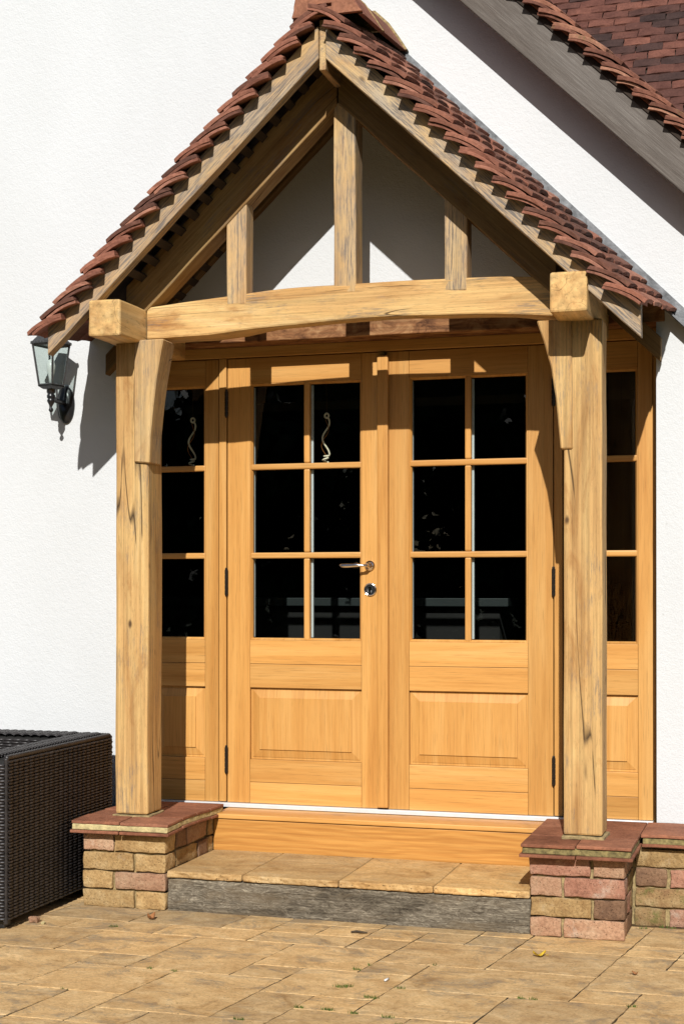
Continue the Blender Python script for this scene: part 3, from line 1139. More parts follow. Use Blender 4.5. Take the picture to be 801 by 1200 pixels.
name_first_big = {}
LBL_L = 'buff and pink brick pier under the left porch post, beside the wicker seat'
LBL_R = 'pink and red brick pier under the right porch post'
name_first_big[LBL_L] = False
name_first_big[LBL_R] = True
pL = pier('brick_pier', LBL_L, -1.05, -0.700, -0.69, -0.13,
          [['brick_pink', 'brick_buff', 'brick_brown', 'brick_pink', 'brick_buff'], ['brick_buff', 'brick_buff', 'brick_buff', 'brick_brown'], ['brick_buff', 'brick_pink', 'brick_buff', 'brick_buff'], ['brick_buff', 'brick_buff', 'brick_buff', 'brick_buff']])
pR = pier('brick_pier', LBL_R, 0.727, 1.062, -0.695, -0.40,
          [['brick_red', 'brick_pink', 'brick_brown', 'brick_brown'], ['brick_pink', 'brick_red', 'brick_moss', 'brick_buff'], ['brick_buff', 'brick_brown', 'brick_red', 'brick_moss'], ['brick_pink', 'brick_pink', 'brick_brown', 'brick_moss']])
for p in (pL, pR):
    p['group'] = 'brick piers of the porch'
# low plinth running right from the right pier
pl = thing('brick_plinth', 'low mossy brick plinth along the white wall, right of the right pier', 'plinth', (2.0, -0.26, 0))
box('mortar', 0.75, 3.2, -0.388, WY, -0.02, 0.29, M['mortar'], pl, 0.004, n=(30, 2, 4), amp=0.002)
pm = [['brick_buff', 'brick_pink', 'brick_buff'], ['brick_brown', 'brick_red', 'brick_buff'], ['brick_moss', 'brick_buff', 'brick_pink'], ['brick_moss', 'brick_red', 'brick_moss']]
for c in range(4):
    zc = 0.25 - c * 0.0735
    x = 1.072
    k = 0
    while x < 2.6:
        w = [0.215, 0.102][(c + k) % 2] if k else [0.19, 0.115, 0.19, 0.112][c]
        brick(pl, x + w / 2, -0.40 + 0.051, zc, w, 0.102, 0.0655, M[pm[c][k % 3]])
        x += w + 0.012
        k += 1


def creasing(parent, x0, x1, y0, y1, z, nx, ny, T, mat, zf=None, seed=0):
    """one layer of flat clay creasing tiles with thin joints"""
    rr = random.Random(seed)
    for i in range(nx):
        for j in range(ny):
            xa, xb = x0 + (x1 - x0) * i / nx, x0 + (x1 - x0) * (i + 1) / nx
            ya, yb = y0 + (y1 - y0) * j / ny, y0 + (y1 - y0) * (j + 1) / ny
            dz = rr.uniform(-0.002, 0.002)

            def wf(p, xa=xa, xb=xb, ya=ya, yb=yb, dz=dz):
                X, Y = (xa + xb) / 2 + p.x, (ya + yb) / 2 + p.y
                zz = p.z + dz
                if zf:
                    zz += zf(X, Y)
                return (p.x + noise.noise(Vector((X * 30, Y * 30, z))) * 0.002, p.y + noise.noise(Vector((X * 30, Y * 30, z + 9))) * 0.002, zz)
            me = lbox((xb - xa - 0.004, yb - ya - 0.004, T), mat, 0.003, (4, 4, 1), 0, 1, rr.random(), wf)
            link('coping_tile', me, parent, ((xa + xb) / 2, (ya + yb) / 2, z))


def sag_l(x, y):       # the left cap is uneven along its right edge
    return 0.004 * math.sin((y + 0.7) * 9.0) + 0.004 * (x + 0.875)


creasing(pL, -1.09, -0.668, -0.735, -0.125, 0.302, 2, 4, 0.011, M['creasing'], sag_l, 1)
creasing(pL, -1.085, -0.672, -0.730, -0.125, 0.335, 2, 4, 0.012, M['creasing'], sag_l, 2)
me = lbox((0.405, 0.60, 0.022), M['mortar_pale'], 0.004, (10, 12, 1), 0.003, 25, 4, lambda p: (p.x, p.y, p.z + sag_l(p.x - 0.8785, p.y - 0.4275)))
link('mortar_bed', me, pL, (-0.8785, -0.4275, 0.3185))
creasing(pR, 0.692, 1.098, -0.745, -0.36, 0.297, 2, 2, 0.011, M['creasing'], None, 3)
creasing(pR, 0.697, 1.094, -0.740, -0.125, 0.333, 2, 3, 0.012, M['creasing'], None, 4)
me = lbox((0.385, 0.60, 0.025), M['mortar_moss'], 0.004, (10, 12, 1), 0.003, 25, 5)
link('mortar_bed', me, pR, (0.8955, -0.43, 0.315))


def sag_r(x, y):
    return -0.012 * max(0, 1 - (x - 1.1) / 0.12) * 0 + 0.003 * math.sin(x * 12)


creasing(pl, 1.097, 2.70, -0.436, -0.125, 0.297, 8, 1, 0.011, M['creasing'], sag_r, 6)
creasing(pl, 1.0925, 2.70, -0.430, -0.125, 0.333, 8, 1, 0.012, M['creasing'], sag_r, 7)
me = lbox((1.60, 0.295, 0.024), M['mortar_moss'], 0.004, (30, 6, 1), 0.003, 25, 6)
link('mortar_bed', me, pl, (1.90, -0.276, 0.314))
# mortar haunch round the foot of each post
for (p, x0) in ((pL, -0.960), (pR, 0.832)):
    me = lbox((0.160, 0.160, 0.012), M['mortar'], 0.004, (6, 6, 1), 0.006, 22, x0)
    link('mortar_haunch', me, p, (x0 + 0.071, -0.519, 0.344))

# ------------------------------------------------------------------ step
st = thing('front_step', 'travertine step on a weathered grey timber riser, between the two brick piers', 'step', (0, -0.45, 0))
sx = [-0.697, -0.385, 0.0, 0.365, 0.724]
for i in range(4):
    w = sx[i + 1] - sx[i] - 0.0025

    def wf(p, i=i):
        f = 1 if p.y < -0.2 else 0
        e = noise.noise(Vector((p.x * 14 + i * 9, p.z * 40, 1))) * 0.006 * f + noise.noise(Vector((p.x * 45, p.z * 80, i))) * 0.005 * f
        return (p.x, p.y + e, p.z + noise.noise(Vector((p.x * 6, p.y * 6, i))) * 0.002)
    me = lbox((w, 0.498, 0.026), M['step'], 0.006, (30, 10, 3), 0, 1, i + 1.0, wf)
    link('step_slab', me, st, ((sx[i] + sx[i + 1]) / 2, -0.687 + 0.249, 0.142))
me = lbox((1.418, 0.12, 0.132), grey_timber('X', (0.145, 0.120, 0.088), (0.27, 0.235, 0.18)), 0.006, (30, 2, 4), 0.004, 9, 3)
link('timber_riser', me, st, (0.0135, -0.676 + 0.06, 0.0615))
box('step_core', -0.69, 0.72, -0.545, -0.195, -0.02, 0.126, M['mortar'], st)

# ------------------------------------------------------------------ doors
ds = thing('door_screen', 'honey oak double doors with glazed sidelights, under the porch', 'doors', (0, 0, 0.3))
SX, SZ = smooth_oak('X'), smooth_oak('Z')
FY0, FY1 = -0.006, 0.07
ZB, ZT = 0.328, 2.248
box('jamb', -OX + 0.001, -1.107, FY0, FY1, 0.312, 2.297, SZ, ds, 0.003)
box('jamb', 1.107, OX - 0.001, FY0, FY1, 0.312, 2.297, SZ, ds, 0.003)
box('head', -1.105, 1.105, FY0, FY1, ZT + 0.004, 2.297, SX, ds, 0.003)
box('mullion', -0.744, -0.7105, FY0, FY1, 0.330, ZT + 0.002, SZ, ds, 0.003)
box('mullion', 0.7105, 0.744, FY0, FY1, 0.330, ZT + 0.002, SZ, ds, 0.003)
box('threshold', -1.106, 1.106, -0.022, 0.07, 0.309, 0.3265, M['alu'], ds, 0.002)
box('sill_board', -0.698, 0.722, -0.197, 0.07, 0.287, 0.307, smooth_oak('X'), ds, 0.004, n=(12, 1, 1))
me = lbox((1.418, 0.025, 0.132), knotty_oak('X'), 0.003, (8, 1, 1))
link('riser_board', me, ds, (0.0125, -0.177, 0.218))


def panel_geo(x0, x1, z0, z1):
    rings = [(0.0, 0.014), (0.010, 0.014), (0.010, 0.012), (0.043, 0.004), (0.0435, -0.0005), (0.060, -0.0005)]
    V, F = [], []
    for (i, y) in rings:
        V += [Vector((x0 + i, y, z0 + i)), Vector((x1 - i, y, z0 + i)), Vector((x1 - i, y, z1 - i)), Vector((x0 + i, y, z1 - i))]
    for a in range(len(rings) - 1):
        for k in range(4):
            F.append([a * 4 + k, a * 4 + (k + 1) % 4, a * 4 + 4 + (k + 1) % 4, a * 4 + 4 + k])
    F.append([len(V) - 4 + k for k in range(4)])
    # back
    o = len(V)
    V += [Vector((x0, 0.035, z0)), Vector((x1, 0.035, z0)), Vector((x1, 0.035, z1)), Vector((x0, 0.035, z1))]
    F += [[o + 3, o + 2, o + 1, o]] + [[k, o + k, o + (k + 1) % 4, (k + 1) % 4] for k in range(4)]
    return V, F


def centred(g):
    c = sum((Vector(v) for v in g[0]), Vector()) / len(g[0])
    return ([Vector(v) - c for v in g[0]], g[1]), c


def bead_geo(x0, x1, z0, z1):
    """thin moulded bead round an opening, sloping inwards"""
    V, F = [], []
    for (i, y) in ((0.0, 0.001), (0.003, 0.0005), (0.010, 0.012), (0.010, 0.022), (0.0, 0.022)):
        V += [Vector((x0 + i, y, z0 + i)), Vector((x1 - i, y, z0 + i)), Vector((x1 - i, y, z1 - i)), Vector((x0 + i, y, z1 - i))]
    for a in range(5):
        b = (a + 1) % 5
        for k in range(4):
            F.append([a * 4 + k, a * 4 + (k + 1) % 4, b * 4 + (k + 1) % 4, b * 4 + k])
    return V, F


def leaf(name, x0, x1, g0, g1, vbars, label=None):
    """one glazed leaf: its own mesh is the pair of stiles; rails, bars, panes and panel are its pieces"""
    a = off(lbox_geo((g0 - x0, 0.052, ZT - ZB), 0.002), ((x0 + g0) / 2, 0.026, (ZT + ZB) / 2))
    b = off(lbox_geo((x1 - g1, 0.052, ZT - ZB), 0.002), ((g1 + x1) / 2, 0.026, (ZT + ZB) / 2))
    cx = Vector(((x0 + x1) / 2, 0.026, (ZT + ZB) / 2))
    d = link(name, joined([off(a, -cx), off(b, -cx)], SZ), ds, cx)
    if label:
        d['label'] = label
    gz0, gz1 = 1.030, 2.138
    for (z0, z1) in ((gz1, ZT), (0.929, gz0), (0.826, 0.9275), (0.419, 0.516), (ZB, 0.4175)):
        box('rail', g0 + 0.0008, g1 - 0.0008, 0.0, 0.052, z0, z1, SX, d, 0.0015)
    zb = [gz0, 1.395, 1.777, gz1]
    xs = [g0] + vbars + [g1]
    for z in zb[1:3]:
        me = lbox((g1 - g0 - 0.002, 0.030, 0.025), SX, 0.007)
        link('glazing_bar', me, d, ((g0 + g1) / 2, 0.016, z))
    for xv in vbars:
        for i in range(3):
            z0 = zb[i] + (0.0128 if i else 0.001)
            z1 = zb[i + 1] - (0.0128 if i < 2 else 0.001)
            me = lbox((0.026, 0.030, z1 - z0), SZ, 0.007)
            link('glazing_bar', me, d, (xv, 0.0165, (z0 + z1) / 2))
    for i in range(3):
        for j in range(len(xs) - 1):
            pa, pb = xs[j] + 0.002, xs[j + 1] - 0.002
            me = lbox((pb - pa, 0.006, zb[i + 1] - zb[i] - 0.003), M['glass'], 0.0005)
            p = link('pane', me, d, ((pa + pb) / 2, 0.028, (zb[i] + zb[i + 1]) / 2))
            # bright spacer bar just behind the left edge of the glass
            xl = xs[j] + (0.001 if j == 0 else 0.011)
            box('spacer_bar', xl, xl + 0.009, 0.033, 0.046, zb[i] + 0.013, zb[i + 1] - 0.013, M['alu'], d, 0.0008)
    g, c = centred(bead_geo(g0 + 0.0005, g1 - 0.0005, gz0 + 0.0005, gz1 - 0.0005))
    link('glazing_bead', mesh(g[0], g[1], SZ), d, c)
    g, c = centred(panel_geo(g0 + 0.001, g1 - 0.001, 0.517, 0.825))
    link('panel', mesh(g[0], g[1], SZ), d, c)
    return d


dl = leaf('door_leaf', -0.706, -0.004, -0.603, -0.103, [-0.347], 'left door leaf with the lever handle and lock')
dr = leaf('door_leaf', 0.004, 0.706, 0.103, 0.603, [0.353], 'right door leaf without a handle')
sl = leaf('sidelight', -1.104, -0.748, -1.046, -0.810, [], 'left sidelight partly hidden behind the post')
sr = leaf('sidelight', 0.748, 1.104, 0.810, 1.046, [], 'right sidelight partly hidden behind the post')
# meeting bead
me = lbox((0.048, 0.024, 1.898), SZ, 0.006, (1, 1, 4))
link('meeting_bead', me, dr, (-0.006, -0.0125, 0.334 + 0.949))
# hinges
hp = []
for k in range(5):
    z = -0.055 + k * 0.022
    hp += [(0.0078, z + 0.001), (0.0078, z + 0.019), (0.0060, z + 0.020), (0.0060, z + 0.0225)]
hg = lathe_geo([(0.004, -0.062), (0.006, -0.058)] + hp[:-1] + [(0.006, 0.058), (0.004, 0.062)], 10)
hinge = geo_mesh(hg, M['bronze'])
for (d, x) in ((dl, -0.7085), (dr, 0.7085)):
    for z in (2.055, 1.281, 0.512):
        link('hinge', hinge, d, (x, -0.0075, z))
# lever handle and cylinder lock
rose = lathe_geo([(0.0, 0.002), (0.021, 0.002), (0.0225, -0.003), (0.021, -0.008), (0.014, -0.011), (0.011, -0.013), (0.009, -0.030), (0.0, -0.031)], 24, 'Y')
lev = tube_geo([(0, -0.028, 0), (-0.006, -0.042, 0), (-0.02, -0.048, 0), (-0.034, -0.049, 0), (-0.045, -0.049, 0.002), (-0.058, -0.049, 0.0), (-0.082, -0.049, -0.001), (-0.104, -0.049, -0.001), (-0.113, -0.049, 0.0), (-0.119, -0.049, 0.001)],
               [0.008, 0.008, 0.0055, 0.0065, 0.010, 0.0085, 0.0095, 0.0095, 0.0075, 0.003], 12)
link('door_handle', joined([rose, lev], M['chrome'], True), dl, (-0.066, 0.0, 1.350))
esc = lathe_geo([(0.0, 0.001), (0.024, 0.001), (0.026, -0.004), (0.022, -0.008), (0.017, -0.006), (0.0, -0.006)], 24, 'Y')
cyl = prism_geo([(0.0085 * math.cos(a), 0.004 + 0.0085 * math.sin(a)) for a in [R(-50 + 28 * k) for k in range(11)]] + [(-0.0045, -0.0165), (0.0045, -0.0165)], -0.0095, -0.006)
key = prism_geo([(-0.0012, -0.001), (0.0012, -0.001), (0.0012, 0.009), (-0.0012, 0.009)], -0.0100, -0.0094)
lk = link('door_lock', joined([esc], M['black_paint'], True), dl, (-0.064, 0.0, 1.249))
lr = []
for k in range(24):
    pass
ring = tube_geo([(0.0245 * math.cos(2 * math.pi * k / 24), -0.005, 0.0245 * math.sin(2 * math.pi * k / 24)) for k in range(25)], 0.003, 8, False)
lk2 = link('lock_cylinder', joined([ring, cyl], M['chrome']), dl, (-0.064, 0.0, 1.249))


# ------------------------------------------------------------------ hanging wire ornaments inside the glass
def ornament(x, label):
    t = thing('hanging_ornament', label, 'ornament', (x, 0.062, 1.79), 'wire ornaments hanging inside the glass')
    P = []
    for k in range(30):
        u = k / 29
        P.append((0.014 * math.sin(2 * math.pi * (1.15 * u + 0.22)) + 0.002, 0.006 * math.cos(2 * math.pi * 1.15 * u), 0.035 + 0.160 * u))
    loop = [(0.004 + 0.009 * math.cos(R(-120 - 27 * k)), 0.004, 0.206 + 0.010 * math.sin(R(-120 - 27 * k))) for k in range(13)]
    base = [(0.012 * math.cos(R(50 * k)), 0.010 * math.sin(R(50 * k)), 0.004 + 0.0028 * k) for k in range(0, 11)]
    link('spiral_wire', joined([tube_geo(base + P + loop, 0.0042, 6)], M['wire_pale'], True), t, (x, 0.062, 1.79))
    Q = [(0.020 * math.sin(2 * math.pi * u * 1.1 + 2.6) * (0.4 + u * (1 - u) * 2.4), 0.012 * math.cos(5 * u), 0.02 + 0.17 * u) for u in [k / 24 for k in range(25)]]
    link('copper_wire', joined([tube_geo(Q, 0.0017, 5)], M['wire_copper'], True), t, (x, 0.062, 1.79))
    hb = lathe_geo([(0.0, -0.006), (0.004, -0.004), (0.006, 0.0), (0.004, 0.004), (0.0, 0.006)], 8)
    link('bead', joined([off(hb, (0.003, 0, 0.07))], M['lamp_glass'], True), t, (x, 0.062, 1.79))
    hang = tube_geo([(0.004, 0.004, 0.216), (0.004, 0.0, 0.345)], 0.0004, 4)
    link('thread', joined([hang], M['wire_copper']), t, (x, 0.062, 1.79))


ornament(-0.281, 'twisted wire ornament hanging inside the left door leaf')
ornament(-0.899, 'twisted wire ornament hanging inside the left sidelight beside the post')

# ------------------------------------------------------------------ wall lantern
LX, LY = -1.412, -0.272
ln = thing('wall_lantern', 'black four-sided lantern on the white wall, left of the porch under the roof eave', 'lantern', (-1.416, WY, 2.06))
bp_ = lathe_geo([(0.0, -0.001), (0.041, -0.001), (0.0415, -0.009), (0.036, -0.012), (0.031, -0.019), (0.020, -0.024), (0.0, -0.026)], 28, 'Y', 1.0, 2.0)
link('backplate', geo_mesh(bp_, M['black_paint'], True), ln, (-1.416, WY, 2.060))
arm = tube_geo([(-1.416, WY - 0.02, 2.066), (-1.417, WY - 0.06, 2.066), (-1.419, WY - 0.10, 2.068), (LX, LY + 0.02, 2.075), (LX, LY, 2.078)], [0.011, 0.010, 0.010, 0.011, 0.011], 10)
link('arm', geo_mesh(arm, M['black_paint'], True), ln)
stem = lathe_geo([(0.0, -0.068), (0.006, -0.066), (0.0105, -0.058), (0.008, -0.050), (0.004, -0.046), (0.006, -0.040), (0.013, -0.028), (0.017, -0.020), (0.017, -0.014), (0.013, -0.010), (0.018, -0.004), (0.018, 0.006), (0.012, 0.012), (0.019, 0.018), (0.019, 0.034), (0.03, 0.038), (0.03, 0.042)], 14)
link('finial', geo_mesh(stem, M['black_paint'], True), ln, (LX, LY, 2.078))
q = R(-12)


def lp(r, k, z):                       # corner k of the square lantern at half-width r
    a = q + R(45 + 90 * k)
    return Vector((LX + r * math.sqrt(2) * math.cos(a), LY + r * math.sqrt(2) * math.sin(a), z))


zb_, zt_ = 2.127, 2.300
rb_, rt_ = 0.036, 0.055
cage = []
for k in range(4):
    cage.append(tube_geo([lp(rb_, k, zb_), lp(rt_, k, zt_)], 0.0052, 4))
    cage.append(tube_geo([lp(rb_, k, zb_), lp(rb_, k + 1, zb_)], 0.005, 4))
    cage.append(tube_geo([lp(rt_, k, zt_), lp(rt_, k + 1, zt_)], 0.006, 4))
link('cage', joined(cage, M['lamp_grey']), ln)
for k in range(4):
    a, b, c, d = lp(rb_ - .001, k, zb_), lp(rb_ - .001, k + 1, zb_), lp(rt_ - .001, k + 1, zt_), lp(rt_ - .001, k, zt_)
    nrm = (b - a).cross(d - a).normalized() * 0.003
    V = [a, b, c, d, a - nrm, b - nrm, c - nrm, d - nrm]
    link('pane', mesh(V, [[0, 1, 2, 3], [7, 6, 5, 4], [0, 4, 5, 1], [1, 5, 6, 2], [2, 6, 7, 3], [3, 7, 4, 0]], M['lamp_glass']), ln)


def frustum(r0, z0, r1, z1):
    V = [lp(r0, k, z0) for k in range(4)] + [lp(r1, k, z1) for k in range(4)]
    return V, [[3, 2, 1, 0], [4, 5, 6, 7]] + [[k, (k + 1) % 4, 4 + (k + 1) % 4, 4 + k] for k in range(4)]


link('base_bowl', joined([frustum(0.024, 2.110, 0.038, 2.121), frustum(0.038, 2.121, 0.040, 2.126)], M['black_paint']), ln)
link('cap', joined([frustum(0.061, 2.301, 0.061, 2.314), frustum(0.057, 2.314, 0.026, 2.36), frustum(0.026, 2.36, 0.022, 2.375), frustum(0.028, 2.375, 0.004, 2.39)], M['lamp_grey']), ln)
dent = []
for k in range(4):
    for i in range(8):
        p = lp(0.061, k, 2.307).lerp(lp(0.061, k + 1, 2.307), (i + 0.5) / 8)
        dent.append(off(lbox_geo((0.010, 0.010, 0.010), 0.001), p))
link('cap_trim', joined(dent, M['lamp_grey']), ln)
link('bulb', geo_mesh(lathe_geo([(0.008, 2.128), (0.010, 2.16), (0.018, 2.19), (0.020, 2.21), (0.012, 2.235), (0.0, 2.24)], 12), mat_plain('bulb_glass', (0.75, 0.75, 0.72), 0.3, 0, 10, 0.05, 0), True), ln, (LX, LY, 0))

# ------------------------------------------------------------------ wicker seat
so = thing('wicker_sofa', 'dark brown woven wicker sofa against the white wall, left of the porch', 'sofa', (-1.9, -0.72, 0))
AX1, AX0 = -1.122, -1.262            # right arm
FY, BY = -1.165, -0.275
TOPZ = 0.640
link('arm', lbox((AX1 - AX0 - 0.012, BY - FY - 0.012, TOPZ - 0.045), M['rattan_core'], 0.02, (2, 6, 4)), so, ((AX0 + AX1) / 2, (FY + BY) / 2, 0.03 + (TOPZ - 0.04) / 2))
link('backrest', lbox((1.35, 0.128, TOPZ - 0.045), M['rattan_core'], 0.02, (6, 2, 4)), so, (AX0 - 0.675, BY - 0.07, 0.03 + (TOPZ - 0.04) / 2))
link('seat', lbox((1.35, 0.72, 0.30), M['rattan_core'], 0.02, (6, 2, 4)), so, (AX0 - 0.675, FY + 0.39, 0.03 + 0.155))
link('arm', lbox((0.13, BY - FY - 0.012, TOPZ - 0.045), M['rattan_core'], 0.02, (2, 6, 4)), so, (AX0 - 1.35 - 0.066, (FY + BY) / 2, 0.03 + (TOPZ - 0.04) / 2))
link('seat_cushion', lbox((1.33, 0.70, 0.10), mat_plain('charcoal_cushion', (0.03, 0.03, 0.03), 0.9, 0, 200, 0.3, 0.3), 0.03, (6, 4, 2), smooth=True), so, (AX0 - 0.675, FY + 0.40, 0.39))


def weave(o, u, v, n, nu, nv, pu, pv, A=0.0065):
    """nv strands running along u; each passes over and under stakes spaced pu apart"""
    o, u, v, n = Vector(o), Vector(u), Vector(v), Vector(n)
    V, F = [], []
    SUB = 6
    for j in range(nv):
        base = len(V)
        w = pv * 0.47
        K = nu * SUB + 1
        ph = 0.5 * (j % 2) * 0.35
        for i in range(K):
            s = i * pu / SUB
            a = A * (abs(math.sin(math.pi * (i / SUB + ph))) ** 0.6 - 0.6)
            jit = noise.noise(Vector((s * 30, j * 3.1, n.x * 7 + n.y * 3))) * 0.0016
            c = o + u * s + v * ((j + 0.5) * pv + jit)
            V += [c + v * w + n * (a - 0.0040), c + v * w * 0.4 + n * (a + 0.0022), c - v * w * 0.5 + n * (a + 0.0018), c - v * w + n * (a - 0.0040)]
        for i in range(K - 1):
            p = base + i * 4
            F += [[p + q, p + 4 + q, p + 5 + q, p + 1 + q] for q in range(3)]
    return V, F


pu, pv = 0.040, 0.0115
h = TOPZ - 0.055
ww = []
ww.append(weave((AX1 + 0.002, FY + 0.006, 0.035), (0, 1, 0), (0, 0, 1), (1, 0, 0), int((BY - FY - 0.006) / pu), int((h + 0.012) / pv), pu, pv))          # outside of the arm
ww.append(weave((AX0 + 0.010, FY - 0.003, 0.035), (1, 0, 0), (0, 0, 1), (0, -1, 0), 3, int(h / pv), pu, pv))                # its front
ww.append(weave((AX0, BY - 0.14, 0.33), (0, -1, 0), (0, 0, 1), (-1, 0, 0), int((BY - FY - 0.15) / pu), int((TOPZ - 0.35) / pv), pu, pv))  # inside
ww.append(weave((AX0 + 0.018, FY + 0.01, TOPZ + 0.000), (1, 0, 0), (0, 1, 0), (0, 0, 1), int(0.106 / pu), int((BY - FY - 0.02) / pv), pu, pv))  # top of the arm
ww.append(weave((AX0 - 1.33, BY - 0.135, TOPZ), (1, 0, 0), (0, 1, 0), (0, 0, 1), int(1.35 / pu), int(0.135 / pv), pu, pv))         # top of the back
ww.append(weave((AX0 - 1.34, BY - 0.136, 0.40), (1, 0, 0), (0, 0, 1), (0, -1, 0), int(1.33 / pu), int((TOPZ - 0.42) / pv), pu, pv))    # front of the back
ww.append(weave((AX0 - 1.34, FY + 0.028, 0.035), (1, 0, 0), (0, 0, 1), (0, -1, 0), int(1.33 / pu), int(0.29 / pv), pu, pv))           # seat front
link('wicker_weave', joined(ww, M['rattan'], True), so, kind='stuff')


def braid(path, r=0.011, pitch=0.012):
    """wrapped edge: rings of strand along a path"""
    g = []
    path = [Vector(p) for p in path]
    for a, b in zip(path[:-1], path[1:]):
        d = b - a
        m = max(2, int(d.length / pitch))
        pts, rad = [], []
        for k in range(m * 2 + 1):
            pts.append(a + d * k / (m * 2))
            rad.append(r if k % 2 else r * 0.82)
        g.append(tube_geo(pts, rad, 8))
    return g


eb = braid([(AX1 - 0.009, FY + 0.009, 0.02), (AX1 - 0.009, FY + 0.009, TOPZ - 0.010)], 0.0095, 0.0115)
eb += braid([(AX1 - 0.010, FY + 0.008, TOPZ - 0.010), (AX1 - 0.010, BY - 0.008, TOPZ - 0.010), (AX0 - 1.3, BY - 0.008, TOPZ - 0.010)], 0.0115, 0.0115)
eb += braid([(AX0 + 0.010, FY + 0.008, 0.02), (AX0 + 0.010, FY + 0.008, TOPZ - 0.010), (AX0 + 0.010, BY - 0.13, TOPZ - 0.010)], 0.012)
eb += braid([(AX1 - 0.008, BY - 0.008, 0.02), (AX1 - 0.008, BY - 0.008, TOPZ - 0.010)], 0.012)
link('woven_edge', joined(eb, M['rattan'], True), so, kind='stuff')
for (x, y) in ((AX1 - 0.05, FY + 0.05), (AX1 - 0.05, BY - 0.05), (AX0 - 1.36, FY + 0.05), (AX0 - 1.36, BY - 0.05)):
    link('foot', lbox((0.05, 0.05, 0.03), M['black_paint'], 0.004), so, (x, y, 0.015))


# ------------------------------------------------------------------ small things on the patio
def leaf_mesh(L, Wd, mat, curl, seed):
    V, F = [], []
    n = 6
    for i in range(n + 1):
        u = i / n
        w = Wd * math.sin(math.pi * min(1, u * 0.96 + 0.04)) ** 0.8
        for s in (-1, 0, 1):
            V.append(Vector(((u - 0.5) * L, s * w / 2, 0.004 + curl * ((u - 0.5) ** 2 * 3 + 0.5 * abs(s) * (0.6 + 0.4 * math.sin(u * 7 + seed))) * L)))
    for i in range(n):
        for s in range(2):
            a = i * 3 + s
            F.append([a, a + 1, a + 4, a + 3])
    k = len(V)
    V += [v - Vector((0, 0, 0.0012)) for v in V]
    F += [[i + k for i in f][::-1] for f in F]
    st_ = tube_geo([(L * 0.48, 0, 0.006), (L * 0.75, 0.004, 0.004)], 0.0012, 4)
    o = len(V)
    V += st_[0]
    F += [[i + o for i in f] for f in st_[1]]
    me = bpy.data.meshes.new('leaf')
    me.from_pydata([tuple(v) for v in V], [], F)
    me.materials.append(mat)
    return me


lf = link('fallen_leaf', leaf_mesh(0.046, 0.026, M['leaf_y'], 0.35, 1), None, (0.807, -0.994, 0.0))
lf.rotation_euler = (0, 0, 0.5)
tag(lf, 'yellow fallen leaf on the paving in front of the right brick pier', 'leaf', 'fallen leaves on the patio')
lf = link('fallen_leaf', leaf_mesh(0.036, 0.03, M['leaf_b'], 0.6, 2), None, (-0.689, -0.848, 0.0))
lf.rotation_euler = (0, 0, 1.1)
tag(lf, 'curled brown fallen leaf in front of the left brick pier', 'leaf', 'fallen leaves on the patio')
lf = link('fallen_leaf', leaf_mesh(0.024, 0.014, M['leaf_b'], 0.5, 3), None, (1.142, -1.149, 0.0))
lf.rotation_euler = (0, 0, 2.6)
tag(lf, 'small brown fallen leaf on the paving at the far right', 'leaf', 'fallen leaves on the patio')
ch = link('stone_chip', lbox((0.034, 0.024, 0.024), M['brick_pink'], 0.006, (2, 2, 2), 0.008, 40, 2), None, (-1.093, -1.014, 0.010))
tag(ch, 'pale pink brick chip on the paving beside the wicker sofa', 'stone')
ch = link('stone_chip', lbox((0.016, 0.012, 0.010), M['mortar_pale'], 0.003, (2, 2, 2), 0.004, 60, 3), None, (-1.046, -1.029, 0.004))
tag(ch, 'tiny pale mortar crumb next to the pink brick chip', 'stone')
cg = link('cigarette_end', geo_mesh(tube_geo([(-0.012, 0, 0), (0.012, 0.003, 0.001)], 0.0034, 8), M['white_paper'], True), None, (0.39, -1.444, 0.005), (0, 0, 1.2))
tag(cg, 'white cigarette end on the paving in front of the step', 'litter')
tw = link('twig', geo_mesh(tube_geo([(-0.03, 0, 0), (-0.01, 0.004, 0.003), (0.012, 0.001, 0.002), (0.03, 0.005, 0)], [0.003, 0.0042, 0.0036, 0.002], 6), M['twig'], True), None, (0.127, -0.848, 0.006))
tag(tw, 'small dark twig lying on the paving close to the step', 'twig')

# moss and grass growing in the joints: uncountable
mg = random.Random(4)
MV, MF = [], []


def tuft(x, y, r, n):
    for k in range(n):
        a = mg.uniform(0, 6.283)
        d = r * math.sqrt(mg.random())
        px, py = x + d * math.cos(a) * 1.6, y + d * math.sin(a) * 0.6
        hgt = mg.uniform(0.004, 0.012)
        b = mg.uniform(0, 6.283)
        wx, wy = 0.0018 * math.cos(b), 0.0018 * math.sin(b)
        lx, ly = mg.uniform(-0.006, 0.006), mg.uniform(-0.006, 0.006)
        i = len(MV)
        MV.extend([(px - wx, py - wy, -0.004), (px + wx, py + wy, -0.004), (px + lx, py + ly, hgt)])
        MF.append([i, i + 1, i + 2])


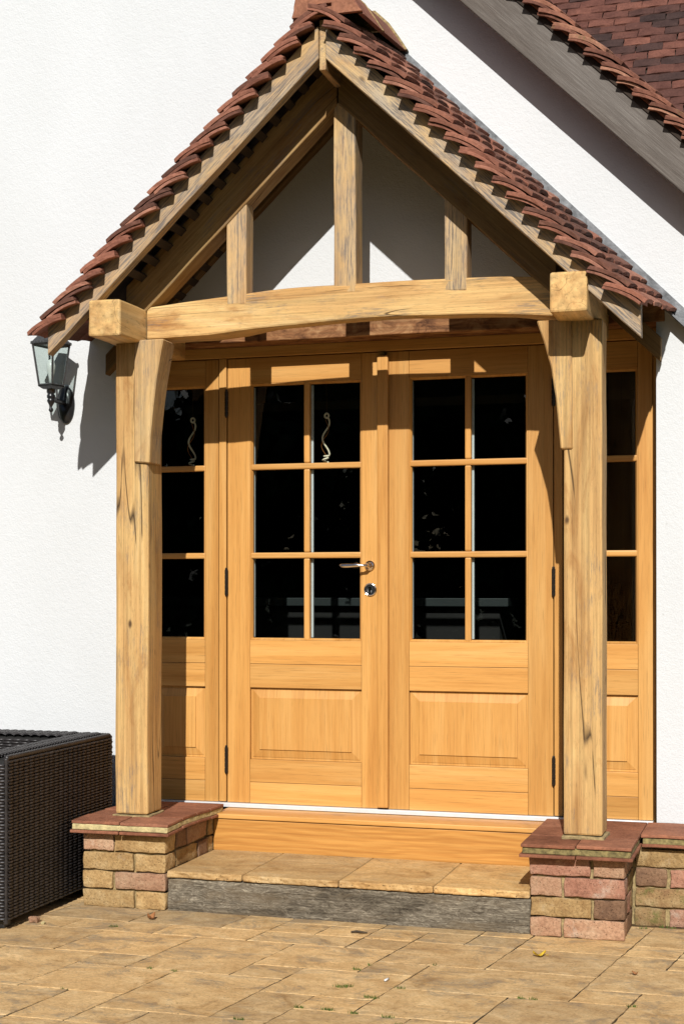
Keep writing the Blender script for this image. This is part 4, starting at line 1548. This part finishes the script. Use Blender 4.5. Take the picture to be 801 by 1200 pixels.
for (x, y, r, n) in [(-0.781, -0.994, .018, 70), (0.267, -1.552, .02, 90), (0.286, -1.539, .015, 50), (0.256, -1.334, .012, 70), (0.305, -1.806, .016, 80), (0.213, -1.809, .013, 60),
                     (0.086, -1.976, .016, 70), (0.495, -1.833, .018, 70), (0.386, -1.819, .014, 50), (0.454, -1.517, .014, 50), (0.386, -1.643, .014, 60), (0.409, -1.646, .01, 40),
                     (1.169, -1.518, .013, 60), (0.834, -1.523, .012, 60), (0.874, -1.524, .012, 50), (0.286, -1.267, .008, 20), (0.492, -1.202, .008, 20), (-0.314, -1.523, .012, 30), (-0.4, -1.514, .012, 30), (-0.556, -1.824, .01, 20), (0.55, -1.90, .02, 70), (1.19, -0.43, .03, 60), (1.10, -0.47, .02, 40)]:
    tuft(x, y, r * 0.75, int(n * 0.6))
mo = bpy.data.meshes.new('moss')
mo.from_pydata(MV, [], MF)
mo.materials.append(M['moss'])
o = link('joint_moss', mo, None, kind='stuff')
o['label'] = 'green moss and grass growing in the paving joints'

# ------------------------------------------------------------------ garden trees behind the viewer (they show in the glass and shut off the low sky)
tg = random.Random(9)


def crown_mesh(rad, hgt, n):
    V, F = [], []
    cl = [(Vector((tg.uniform(-1, 1) * rad * 0.75, tg.uniform(-1, 1) * rad * 0.6, tg.uniform(-0.5, 0.5) * hgt)), tg.uniform(0.5, 1.0)) for _ in range(26)]
    for k in range(n):
        c, s = cl[tg.randrange(len(cl))]
        d = Vector((tg.gauss(0, 1), tg.gauss(0, 1), tg.gauss(0, 1))).normalized()
        p = c + d * s * tg.uniform(0.55, 1.0)
        a = Vector((tg.gauss(0, 1), tg.gauss(0, 1), tg.gauss(0, 1))).normalized() * 0.17
        b = a.cross(d).normalized() * 0.12
        i = len(V)
        V += [p - a, p - b, p + a, p + b]
        F.append([i, i + 1, i + 2, i + 3])
    return V, F


g = crown_mesh(2.3, 4.8, 5200)
crown_me = bpy.data.meshes.new('crown')
crown_me.from_pydata([tuple(v) for v in g[0]], [], g[1])
crown_me.materials.append(M['foliage'])
trunk_me = geo_mesh(joined_g if False else tube_geo([(0, 0, -0.1), (0.05, 0, 1.0), (-0.05, 0.05, 2.2), (0.1, 0, 3.6)], [0.2, 0.16, 0.13, 0.07], 9), M['bark'], True)
TREE_L = ['leafy garden tree across the patio, %s' % w for w in ('outermost on the left', 'second from the left', 'third from the left', 'fourth from the left', 'fourth from the right', 'third from the right', 'second from the right', 'outermost on the right')]
for k in range(8):
    x = -15 + k * 3.3
    t = thing('garden_tree', TREE_L[k], 'tree', (x, -15.5 + (k % 2) * 0.9, 0), 'garden trees facing the porch')
    link('trunk', trunk_me, t, t.location)
    c = link('crown', crown_me, t, Vector(t.location) + Vector((0, 0, 2.9)))
    c.rotation_euler = (0, 0, k * 1.3)
